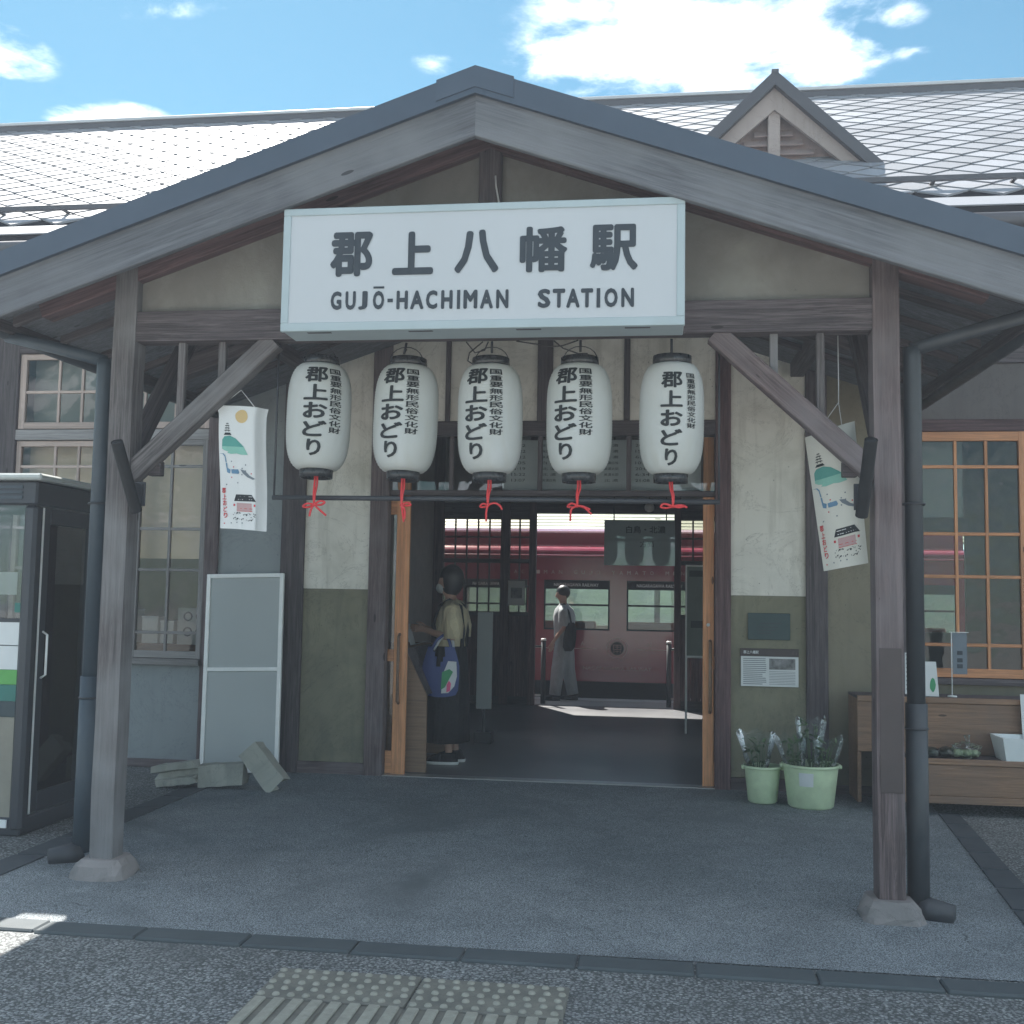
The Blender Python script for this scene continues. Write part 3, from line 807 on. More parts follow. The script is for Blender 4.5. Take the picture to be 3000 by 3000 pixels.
# rear wall facing the platform: parts of the station
def bpost(x0, x1, z0=0, z1=3.9, mat='wood_red'): return post(x0, x1, z0, z1, mat, BY - 0.05, BY + 0.06)
for a, b in ((-3.2, -3.05), (-2.22, -2.09), (-1.81, -1.71), (0.233, 0.328), (1.15, 1.3)): bpost(a, b)
rail(-3.2, 1.3, 2.72, 2.86, 'wood_dark', BY - 0.04, BY + 0.05, 'lintel')
box('wall_board', -3.2, 1.3, BY - 0.01, BY + 0.02, 2.86, 3.9, 'wall_inner', st, 0)
for a, b in ((-3.05, -2.22), (-2.09, -1.81), (0.328, 1.15)):
    rail(a, b, 2.0, 2.06, 'wood_dark', BY - 0.03, BY + 0.03); rail(a, b, 1.25, 1.31, 'wood_dark', BY - 0.03, BY + 0.03); rail(a, b, 2.63, 2.72, 'wood_dark', BY - 0.03, BY + 0.03)
    rail(a, b, 0, 0.12, 'wood_dark', BY - 0.03, BY + 0.03)
    n = max(1, round((b - a) / 0.165))
    for k in range(1, n): post(a + (b - a) * k / n - 0.012, a + (b - a) * k / n + 0.012, 1.31, 2.63, 'wood_dark', BY - 0.015, BY + 0.015, name='muntin')
    rail(a, b, 2.36, 2.385, 'wood_dark', BY - 0.014, BY + 0.014, 'muntin'); rail(a, b, 1.66, 1.685, 'wood_dark', BY - 0.014, BY + 0.014, 'muntin')
    box('pane', a, b, BY + 0.002, BY + 0.006, 1.31, 2.63, 'glass', st, 0)
    nb = max(2, round((b - a) / 0.14))
    for k in range(nb): beam('dado_board', (a + (b - a) * (k + .5) / nb, BY, 0.12), (a + (b - a) * (k + .5) / nb, BY, 1.25), 0.02, (b - a) / nb - 0.003, 'wood_red', st, up=(1, 0, 0), bev=0.002)

# ---- main roof
EY, EZ, SL = 8.05, 4.40, 0.70
RY, RZ = 12.0, 4.40 + 0.70 * 3.95
SLA = math.atan(SL); SS = math.hypot(1, SL)
XA, XB = -9.0, 7.6
bm = bmesh.new()
def quad(bm, pts): bm.faces.new([bm.verts.new(p) for p in pts])
O = Vector((-0.9, EY, EZ))
th = Vector((0, 0, -0.07))
a, b, c_, d = [Vector(p) - O for p in ((XA, EY, EZ), (XB, EY, EZ), (XB, RY, RZ), (XA, RY, RZ))]
e, f = [Vector(p) - O for p in ((XA, 16.2, EZ + .1), (XB, 16.2, EZ + .1))]
quad(bm, (a, b, c_, d)); quad(bm, (d, c_, f, e))
quad(bm, (a + th, b + th, c_ + th, d + th)); quad(bm, (d + th, c_ + th, f + th, e + th)); quad(bm, (a, b, b + th, a + th)); quad(bm, (e, f, f + th, e + th))
quad(bm, (a, d, d + th, a + th)); quad(bm, (b, c_, c_ + th, b + th))
roof = mk('main_roof', bm, 'roof_under', st, O)
AA, BB = 0.2, 0.165
g = 0.0062
def shingle_bm(bm, off=Vector((0, 0, 0)), T=Matrix.Identity(3)):
    # local: x along the eave, y up the slope, z off the roof
    top = [(-AA + g * 1.5, 0, 0.012), (0, -BB + g, 0.02), (AA - g * 1.5, 0, 0.012), (0, BB - g, 0.005)]
    v = [bm.verts.new(off + T @ Vector(p)) for p in top]
    w = [bm.verts.new(off + T @ Vector((p[0], p[1], 0.001))) for p in top]
    bm.faces.new(v)
    for k in range(4): bm.faces.new((v[k], w[k], w[(k + 1) % 4], v[(k + 1) % 4]))
bm = bmesh.new(); shingle_bm(bm); shmesh = mesh_of(bm, 'shingle', 'shingle')
TR = Matrix.Rotation(SLA, 3, 'X')
spots = []
smax = 3.95 * SS
j = -2
S0 = 0.458
while True:
    s = S0 + j * BB
    if s > smax - 0.05: break
    k = -30
    while True:
        X = 2.55 + k * 2 * AA + (AA if j % 2 else 0)
        k += 1
        if X < XA + .2: continue
        if X > XB - .2: break
        if s - BB > 0.24 - 0.01 or s > 0.3: spots.append((X, s))
    j += 1
vis = []
for X, s in spots:
    P = Vector((X, EY + s / SS, EZ + s * SL / SS))
    d = P - Vector((0, 0, 1.5)); t = 5.0 / d.y
    gx, gz = d.x * t, 1.5 + d.z * t
    cc = (d.dot(right) / d.dot(fwd), d.dot(upv) / d.dot(fwd))
    seen = gz > 4.06 - 0.345 * abs(gx + 0.885) - 0.03 and abs(cc[0]) < 0.49 and cc[1] < 0.48
    vis.append((0 if seen else 1, d.length, X, s))
vis.sort()
rest = bmesh.new()
for n_, (nv, _, X, s) in enumerate(vis):
    off = Vector((X, EY + s / SS, EZ + s * SL / SS)) - O
    if n_ < 300:
        o = bpy.data.objects.new('shingle', shmesh); COL.objects.link(o); o.parent = roof; o.location = off; o.rotation_euler = (SLA + random.uniform(-.004, .004), random.uniform(-.004, .004), 0)
    else:
        shingle_bm(rest, off, TR)
ro = mk('shingle_field', rest, 'shingle', roof, O); ro['kind'] = 'stuff'
def on_roof(s, h=0.0): return Vector((0, EY + s / SS - h * SL / SS, EZ + s * SL / SS + h / SS))
# eave strip, snow guard, ridge
pa, pb = on_roof(0.0, 0.012), on_roof(0.235, 0.012)
beam('eave_strip', (XA, (pa.y + pb.y) / 2, (pa.z + pb.z) / 2), (XB, (pa.y + pb.y) / 2, (pa.z + pb.z) / 2), 0.225, 0.012, 'shingle', roof, up=(0, -SL, 1), bev=0.002)
pg = on_roof(0.58, 0.075)
beam('snow_guard', (XA, pg.y, pg.z), (XB, pg.y, pg.z), 0.03, 0.045, 'ridge', roof, bev=0.004)
for k in range(28):
    x = XA + .3 + k * 0.6
    q = on_roof(0.66, 0.0)
    beam('snow_guard_bracket', (x, q.y, q.z), (x, pg.y - .01, pg.z - 0.02), 0.03, 0.012, 'ridge', roof, bev=0)
beam('ridge_cap', (XA, RY - 0.13, RZ - 0.055), (XB, RY - 0.13, RZ - 0.055), 0.04, 0.075, 'ridge', roof, bev=0.004)
beam('ridge_capping', (XA, RY, RZ), (XB, RY, RZ), 0.34, 0.036, 'ridge_pale', roof, bev=0.004)
bm = bmesh.new(); tube_bm(bm, [(XA + 0.9, 0, 0), (XB + 0.9, 0, 0)], 0.055, 10); mk('eave_gutter', bm, 'ridge', roof, (-0.9, EY - 0.06, EZ - 0.12), smooth=True)
box('soffit', XA, XB, EY + 0.02, FY - 0.03, EZ - 0.11, EZ - 0.075, 'soffit', st, 0)
for k in range(26): beam('eave_rafter', (XA + .2 + k * .65, EY + 0.05, EZ - 0.16), (XA + .2 + k * .65, FY - 0.02, EZ - 0.13), 0.05, 0.09, 'wood_dark', st, bev=0.003)

# ---- dormer with louvres (a part of the building)
DY = 9.35; dx, dz = 0.985, 6.10; dsl = 0.955
dorm = bpy.data.objects.new('dormer', None); place(dorm, st, (dx, DY, 5.25))
def dormer():
    hw = 0.97
    base = dz - hw * dsl
    rf = 0.10
    for s in (-1, 1):
        # roof slab from the front edge back into the main roof
        bm = bmesh.new()
        yb = EY + (dz - EZ) / SL + 0.15
        P0 = Vector((dx, DY - 0.12, dz)); P1 = Vector((dx + s * hw, DY - 0.12, base))
        Q0 = Vector((dx, yb, dz)); Q1 = Vector((dx + s * hw, DY + 0.1, base))
        t = Vector((0, 0, -rf * 1.3))
        pts = [P0, P1, Q1, Q0]
        c0 = sum(pts, Vector()) / 4
        hi = [bm.verts.new(p - c0) for p in pts]; lo = [bm.verts.new(p - c0 + t) for p in pts]
        bm.faces.new(hi); bm.faces.new(lo)
        for k in range(4): bm.faces.new((hi[k], hi[(k + 1) % 4], lo[(k + 1) % 4], lo[k]))
        mk('dormer_roof', bm, 'ridge', dorm, c0)
        hb = 0.215
        zt = dz - rf * 1.3 + 0.02
        prism('dormer_barge', [(dx, zt), (dx + s * (hw - .06), zt - dsl * (hw - .06)), (dx + s * (hw - .06 - .15), zt - dsl * (hw - .06)), (dx, zt - hb)], DY - 0.05, DY - 0.01, 'dormer', dorm)
        for k in range(6):
            z = base + 0.09 + k * 0.085
            xe = (dz - 0.34 - z) / dsl
            if xe < 0.08: continue
            a = (dx + s * 0.05, DY + 0.06, z); b = (dx + s * xe, DY + 0.06, z)
            o = beam('louver', a, b, 0.085, 0.012, 'dormer_pink', dorm, up=(0, -0.75, 0.66) if s > 0 else (0, -0.75, 0.66), bev=0)
    box('ridge_piece', dx - 0.03, dx + 0.03, DY - 0.123, 10.5, dz - 0.03, dz + 0.006, 'ridge', dorm, 0)
    post(dx - 0.052, dx + 0.052, base + 0.03, dz - 0.3, 'dormer', DY - 0.02, DY + 0.05, dorm, 'dormer_mullion')
    prism('dormer_back', [(dx - 0.8, base - 0.03), (dx + 0.8, base - 0.03), (dx, dz - 0.25)], DY + 0.1, DY + 0.12, 'dormer_pink', dorm)
    rail(dx - 0.9, dx + 0.9, base - 0.03, base + 0.035, 'dormer', DY - 0.04, DY + 0.06, 'dormer_sill', dorm)
    bm = bmesh.new(); quad(bm, [(-1.05, -.12, -.05), (1.05, -.12, -.05), (1.05, .12, .12), (-1.05, .12, .12)])
    mk('flashing', bm, 'ridge', dorm, (dx, DY - 0.05, base - 0.035))
dormer()

# ================================================================== entrance porch
PY = 5.53
CX = -0.889
po = thing('entrance_porch', 'gabled timber entrance porch on two weathered posts with braces', 'porch', (CX, PY, 0))
PX = (-2.893, 1.118)
for k, px in enumerate(PX):
    beam('post', (px, PY, 0.085), (px, PY, 3.33), 0.128, 0.128, 'wood_post' if k == 0 else 'wood_mid', po, up=(1, 0, 0), bev=0.009, wob=0.002)
    bm = bmesh.new()
    ring = [(0.150, 0.0), (0.143, 0.03), (0.128, 0.07), (0.105, 0.10)]
    rr = []
    for r_, z in ring:
        rr.append([bm.verts.new((r_ * math.copysign(abs(math.cos(a)) ** .45, math.cos(a)) * random.uniform(.9, 1.07), r_ * math.copysign(abs(math.sin(a)) ** .45, math.sin(a)) * random.uniform(.95, 1.05), z)) for a in [2 * math.pi * q / 16 for q in range(16)]])
    for a, b in zip(rr, rr[1:]):
        for q in range(16): bm.faces.new((a[q], a[(q + 1) % 16], b[(q + 1) % 16], b[q]))
    bm.faces.new(rr[-1])
    mk('footing_stone', bm, 'stone', po, (px, PY, 0.0))
box('post_cover', PX[1] - 0.05, PX[1] + 0.055, PY - 0.0675, PY - 0.0645, 0.60, 1.29, 'brown_plate', po, 0.001)
beam('tie_beam', (PX[0] + .064, PY, 2.945), (PX[1] - .064, PY, 2.945), 0.115, 0.165, 'wood_beam', po, bev=0.006, wob=0.002)
# second frame of the porch where it meets the wall, and plates along the eaves
for px in PX:
    beam('eave_plate', (px, 5.15, 3.37), (px, FY - .05, 3.40), 0.11, 0.13, 'wood_dark', po)
for sgn in (-1, 1):
    # braces and small struts between brace and tie beam
    pxi = PX[0] + .064 if sgn < 0 else PX[1] - .064
    A = Vector((pxi, PY, 2.155)); B = Vector((pxi - sgn * 0.77, PY, 2.865))
    beam('brace', A + Vector((sgn * .02, 0, -.02)), B, 0.09, 0.105, 'wood_post' if sgn < 0 else 'wood_mid', po, bev=0.006)
    for q in (0.245, 0.475):
        xq = pxi - sgn * q
        zb = A.z + (B.z - A.z) * (q / 0.77) + 0.06
        beam('strut', (xq, PY + 0.01, zb), (xq, PY + 0.01, 2.863), 0.035, 0.04, 'wood_post', po, up=(1, 0, 0), bev=0.003)
    box('wedge_block', pxi - sgn * 0.10 - 0.036, pxi - sgn * 0.10 + 0.036, PY + 0.02, PY + 0.075, 2.135, 2.215, 'wood_dark', po, 0.004)
    # brace towards the wall
    beam('side_brace', (PX[0] if sgn < 0 else PX[1], PY + .07, 2.25), (PX[0] if sgn < 0 else PX[1], PY + 0.95, 3.30), 0.08, 0.09, 'wood_dark', po)
GS = 0.347
def gz(x, top): return top - GS * abs(x - CX)
# gable infill and truss on the post line
def sloped(name, s, x0, x1, ztop_c, h, y0, y1, mat, parent=po, endcut=0.0, bev=0.005):
    """sloped timber whose upper edge follows ztop_c - GS*|x-CX|; x0,x1 distances from the centre"""
    d = Vector((s, 0, -GS)).normalized()
    hv = h * math.hypot(1, GS)
    ctr = Vector((CX + s * (x0 + x1) / 2, (y0 + y1) / 2, ztop_c - GS * (x0 + x1) / 2 - hv / 2))
    yv = Vector((0, 0, 1)).cross(d).normalized(); zv = d.cross(yv)
    Rm = Matrix((d, yv, zv)).transposed()
    bm = bmesh.new(); loops = []
    pts = [(x0, 0.0), (x1, 0.0), (x1, -hv), (x0, -hv)]
    if endcut: pts = [(x0, 0.0), (x1 - endcut * .35, 0.0), (x1 - endcut * .08, -hv * .18), (x1, -hv * .45), (x1 - endcut * .2, -hv), (x0, -hv)]
    for yy in (y0, y1):
        loops.append([bm.verts.new(Rm.transposed() @ (Vector((CX + s * a, yy, ztop_c - GS * a + b)) - ctr)) for a, b in pts])
    a, b = loops; n = len(pts)
    bm.faces.new(a); bm.faces.new(b[::-1])
    for k in range(n): bm.faces.new((a[k], b[k], b[(k + 1) % n], a[(k + 1) % n]))
    bmesh.ops.recalc_face_normals(bm, faces=bm.faces)
    if bev: bmesh.ops.bevel(bm, geom=[e for e in bm.edges if abs((e.verts[0].co - e.verts[1].co).normalized().x) > 0.9], offset=bev, segments=1, affect='EDGES')
    return mk(name, bm, mat, parent, ctr, Rm)
for s in (-1, 1):
    o = sloped('principal_rafter', s, 0.0, 2.52, 4.035, 0.155, PY - 0.06, PY + 0.06, 'wood_red', endcut=0.14)
    sloped('principal_rafter', s, 0.0, 2.6, 4.05, 0.14, 7.24, 7.36, 'wood_dark')
    # common rafters
    for k in range(7):
        yy = 5.2 + 0.5 * k
        if abs(yy - PY) < .15: continue
        sloped('rafter', s, 0.0, 2.8, 4.035 + 0.015 * k, 0.06, yy - 0.022, yy + 0.022, 'wood_dark')
    # barge board and metal verge
    sloped('barge_board', s, 0.0, 2.86, 3.98, 0.235, 5.0, 5.04, 'wood_barge')
    # roof sheet
    bm = bmesh.new()
    yA, yB = 4.985, FY - 0.02
    e_ = 2.87
    tA, tB = 4.062, 4.17
    P = [Vector((CX, yA, tA)), Vector((CX + s * e_, yA, tA - GS * e_)), Vector((CX + s * e_, yB, tB - GS * e_)), Vector((CX, yB, tB))]
    c0 = sum(P, Vector()) / 4
    t = Vector((0, 0, -0.028))
    hi = [bm.verts.new(p - c0) for p in P]; lo = [bm.verts.new(p - c0 + t) for p in P]
    bm.faces.new(hi); bm.faces.new(lo)
    for k in range(4): bm.faces.new((hi[k], hi[(k + 1) % 4], lo[(k + 1) % 4], lo[k]))
    mk('roof_sheet', bm, 'metal_roof', po, c0)
    # boards under the sheet
    bm = bmesh.new()
    P = [p + Vector((0, 0.05 if i_ in (0, 1) else -0.01, -0.031)) for i_, p in enumerate(P)]
    hi = [bm.verts.new(p - c0) for p in P]; lo = [bm.verts.new(p - c0 + Vector((0, 0, -0.014))) for p in P]
    bm.faces.new(hi); bm.faces.new(lo)
    for k in range(4): bm.faces.new((hi[k], hi[(k + 1) % 4], lo[(k + 1) % 4], lo[k]))
    mk('roof_boarding', bm, 'soffit', po, c0)
    sloped('verge_flashing', s, 0.0, 2.87, 4.06, 0.118, 4.972, 4.998, 'metal_roof', bev=0)
    # ridge end cap, a little proud
    sloped('ridge_end', s, 0.0, 0.19, 4.070, 0.10, 4.966, 5.3, 'metal_roof', bev=0)
    # plaster triangles beside the king post
    zb = 3.029
    xl = (3.868 - zb) / GS
    prism('gable_panel', [(CX + s * 0.06, zb), (CX + s * min(xl, 1.94), zb), (CX + s * min(xl, 1.94), gz(CX + min(xl, 1.94), 3.90)), (CX + s * 0.06, gz(CX + .06, 3.90))], PY + 0.0, PY + 0.03, 'plaster_gable', po)
    # eave fascia
    xe = CX + s * 2.855
    beam('eave_fascia', (xe, 5.05, 3.015), (xe, FY - 0.05, 3.10), 0.025, 0.09, 'wood_dark', po)
beam('king_post', (CX, PY, 3.029), (CX, PY, 3.90), 0.10, 0.12, 'wood_dark', po, up=(1, 0, 0))
tube('gable_cable', [(CX + .03, PY - 0.055, 3.72), (CX + 0.035, PY - 0.058, 3.66), (CX + 0.05, PY - 0.058, 3.58), (CX + 0.06, PY - 0.06, 3.48)], 0.005, 'string', po, 5)

# rain pipes: things of their own
def downpipe(x, y, ztop, gx, gzv, mat, label, elbow):
    o = thing('downpipe', label, 'downpipe', (x, y, 0), 'rain pipes of the porch')
    tube('upper_pipe', [(x, y, 1.0), (x, y, ztop - 0.05), (x, y, ztop)], 0.043, mat, o, 14)
    tube('lower_pipe', [(x, y, 0.05), (x, y, 0.5), (x, y, 1.02)], [0.052] * 3, mat, o, 14)
    tube('gutter_arm', [(x, y, ztop - 0.01), (x + (gx - x) * .5, y, ztop + (gzv - ztop) * .5), (gx, y, gzv)], 0.036, mat, o, 12)
    tube('pipe_elbow', [(x, y, 0.06), (x + elbow[0] * .3, y + elbow[1] * .3, 0.035), (x + elbow[0], y + elbow[1], 0.03)], [0.06, 0.065, 0.05], 'black_metal', o, 12)
    for z in (0.9, 2.0):
        tube('pipe_clip', [(x + 0.052 * math.cos(a), y + 0.052 * math.sin(a), z) for a in [2 * math.pi * q / 14 for q in range(14)]], 0.006, 'black_metal', o, 5, closed=True)
    return o
downpipe(-3.18, 5.80, 2.84, -3.80, 2.985, 'pipe_blue', 'blue-grey rain pipe beside the phone booth', (-0.14, -0.10))
downpipe(1.262, 5.57, 2.79, 2.02, 3.0, 'pipe', 'dark grey rain pipe with black elbow near the wooden shelf', (0.15, -0.06))
for s, lab in ((-1, 'long dark eave gutter above the phone booth'), (1, 'long dark eave gutter above the orange lattice window')):
    xe = CX + s * 2.91
    bm = bmesh.new(); tube_bm(bm, [(0, 5.02 - 7, 0.0), (0, FY - 0.1 - 7, 0.06)], 0.05, 12)
    tag(mk('eave_gutter', bm, 'pipe', None, (xe, 7, 3.0), smooth=True), lab, 'gutter', 'gutters of the porch')

# flagpole holders on the posts
for px, sx, lab in ((-2.76, -1, 'black flagpole holder tube on the pale weathered post'), (0.985, 1, 'black flagpole holder tube on the brown post by the tilted banner')):
    o = thing('flagpole_holder', lab, 'pole holder', (px, PY - 0.1, 1.93), 'flagpole holders on the porch posts')
    A = Vector((px, PY - 0.10, 1.93)); B = Vector((px + sx * 0.005, PY - 0.33, 2.27))
    dd = (B - A).normalized()
    bm = bmesh.new(); tube_bm(bm, [(0, 0, 0), dd * 0.1, dd * (B - A).length], 0.031, 14, False)
    tube_bm(bm, [dd * (B - A).length, dd * 0.05], 0.026, 14, True)
    mk('tube', bm, 'holder', o, A, smooth=True)
    box('bracket', px - 0.012, px + 0.012, PY - 0.16, PY - 0.05, 1.97, 2.08, 'black_metal', o, 0.003)
    box('bracket_plate', px - 0.03, px + 0.03, PY - 0.07, PY - 0.058, 1.96, 2.09, 'black_metal', o, 0.002)

# ================================================================== station sign
sg = thing('station_sign', 'large white station name sign in pale blue metal frame under the gable', 'sign', (-0.86, 5.1, 2.79))
SX0, SX1, SZ0, SZ1 = -1.845, 0.120, 2.787, 3.404
SYF, SYB = 5.02, 5.24
box('case', SX0 + 0.004, SX1 - 0.004, SYF + 0.012, SYB, SZ0 + 0.004, SZ1 - 0.004, 'alu_frame', sg, 0.004)
for n_, a in (('frame', (SX0, SX1, SZ0, SZ0 + 0.042)), ('frame', (SX0, SX1, SZ1 - 0.036, SZ1)), ('frame', (SX0, SX0 + 0.038, SZ0 + 0.042, SZ1 - 0.036)), ('frame', (SX1 - 0.038, SX1, SZ0 + 0.042, SZ1 - 0.036))):
    box(n_, a[0], a[1], SYF, SYF + 0.03, a[2], a[3], 'alu_frame', sg, 0.003)
box('face', SX0 + 0.036, SX1 - 0.036, SYF + 0.007, SYF + 0.02, SZ0 + 0.04, SZ1 - 0.034, 'acrylic', sg, 0)
def kx(u): return -1.603 + (u - 622) / (1203 - 622) * 1.503
items = []
for ch, u0, u1 in (('郡', 622, 705), ('上', 743, 822), ('八', 862, 946), ('幡', 985, 1074), ('駅', 1115, 1203)):
    zz = 3.055 if ch in '郡幡駅' else 3.058
    items.append((ch, kx(u0), zz, kx(u1) - kx(u0), 0.225 if ch in '郡幡駅' else 0.215))
for it_ in items: mk('character', flat_text([it_], 0.032 if it_[0] in '幡駅' else 0.04), 'ink', sg, (0, SYF + 0.0045, 0))
def lx(p): return -1.594 + (p - 967) * 0.0016595
lat = [('G', 967, 1000), ('U', 1012, 1043), ('J', 1051, 1079), ('O', 1095, 1129), ('-', 1139, 1155), ('H', 1166, 1200), ('A', 1207, 1247), ('C', 1254, 1288), ('H', 1299, 1333), ('I', 1345, 1356), ('M', 1365, 1406), ('A', 1414, 1452), ('N', 1461, 1497)]
lat2 = [('S', 1582, 1619), ('T', 1625, 1661), ('A', 1664, 1703), ('T', 1706, 1741), ('I', 1750, 1762), ('O', 1773, 1811), ('N', 1821, 1857)]
for ch, a_, b_ in lat + lat2:
    z0_ = 2.8905 - (a_ - 967) / 890 * 0.014
    if ch == '-': mk('letter', flat_text([('-', lx(a_), z0_ + 0.036, lx(b_) - lx(a_), 0.018)], 0.0), 'ink', sg, (0, SYF + 0.0045, 0))
    elif ch == 'I': box('letter', lx(a_) + .0015, lx(b_) - .0015, SYF + 0.0035, SYF + 0.0065, z0_, z0_ + 0.093, 'ink', sg, 0.0)
    else: mk('letter', flat_text([(ch, lx(a_), z0_, lx(b_) - lx(a_), 0.093)], 0.045), 'ink', sg, (0, SYF + 0.0045, 0))
box('letter', lx(1096), lx(1128), SYF + 0.0035, SYF + 0.0065, 2.8905 + 0.103, 2.8905 + 0.113, 'ink', sg, 0.0)
for q in (-1.66, -1.15, -0.62, -0.1):
    box('vent_slot', q - 0.06, q + 0.06, SYF + 0.035, SYF + 0.06, SZ0 + 0.0015, SZ0 + 0.003, 'ridge', sg, 0)
for q in (-1.5, -0.2): box('mounting_bracket', q - 0.03, q + 0.03, SYB, PY - 0.06, 2.9, 2.96, 'black_metal', sg, 0.003)

# ================================================================== lanterns
LH = 0.575
def lprof(t):
    # radius along the paper body, t 0 bottom .. 1 top
    u = abs(2 * t - 1)
    r0 = 0.096 if t > .5 else 0.086
    r = r0 + (0.171 - r0) * max(0.0, 1 - u ** 3.6) ** 0.52
    return r * (1 - 0.035 * (t - 0.6) ** 2)
bm = bmesh.new()
prof = []
NR = 82
for i in range(NR + 1):
    t = i / NR
    prof.append((lprof(t) + (0.0026 if i % 2 else -0.0012), t * LH))
lathe_bm(bm, prof, 56)
body_me = mesh_of(bm, 'paper_body', 'paper_lantern', True)
def lantern_text(cols):
    """cols: (chars, centre angle, char width, z top, pitch, char height, bold)"""
    bm = bmesh.new()
    for chars, ang, cw, ztop, pitch, chh, bold in cols:
        for k, ch in enumerate(chars):
            vs, fs = text_mesh(ch, cw if ch not in 'り' else cw * 0.62, chh, bold)
            tb = bmesh.new()
            off = cw * 0.19 if ch in 'り' else 0
            bv = [tb.verts.new((a + off - cw / 2, e, b - chh)) for a, b, e in vs]
            for f in fs:
                try: tb.faces.new([bv[i] for i in f])
                except ValueError: pass
            bmesh.ops.triangulate(tb, faces=tb.faces)
            for _ in range(3):
                le = [e for e in tb.edges if e.calc_length() > 0.02]
                if not le: break
                bmesh.ops.subdivide_edges(tb, edges=le, cuts=1)
                bmesh.ops.triangulate(tb, faces=[f for f in tb.faces if len(f.verts) > 3])
            mp = {}
            for v in tb.verts:
                z = ztop - k * pitch + v.co.z
                a = ang + v.co.x / 0.18
                r = lprof(min(1, max(0, z / LH))) + 0.0046 + v.co.y
                mp[v] = bm.verts.new((r * math.sin(a), -r * math.cos(a), z))
            for f in tb.faces:
                try: bm.faces.new([mp[v] for v in f.verts])
                except ValueError: pass
            tb.free()
    return mesh_of(bm, 'lettering', 'ink_dark')
txtA = lantern_text([('郡上おどり', R(-17.5), 0.135, 0.535, 0.098, 0.086, 0.032), ('国重要無形民俗文化財', R(19), 0.074, 0.53, 0.0355, 0.031, 0.022)])
txtB = lantern_text([('郡上おどり', R(-3), 0.12, 0.51, 0.098, 0.084, 0.032), ('国重要無形民俗文化財', R(33), 0.056, 0.505, 0.0285, 0.025, 0.018)])
lan = [(-1.827, 2.170, 10, txtA, 'leftmost of the five white paper lanterns, beside the hanging banner', 0),
       (-1.347, 2.158, -9, txtA, 'white paper lantern hanging second from the left, in front of the orange door edge', 1),
       (-0.881, 2.152, -9, txtA, 'white paper lantern hanging in the middle of the row of five', 2),
       (-0.409, 2.150, -8, txtA, 'white paper lantern hanging second from the right in the row', 3),
       (0.066, 2.148, 3, txtB, 'rightmost white paper lantern with its large characters centred', 4)]
LY = 5.60
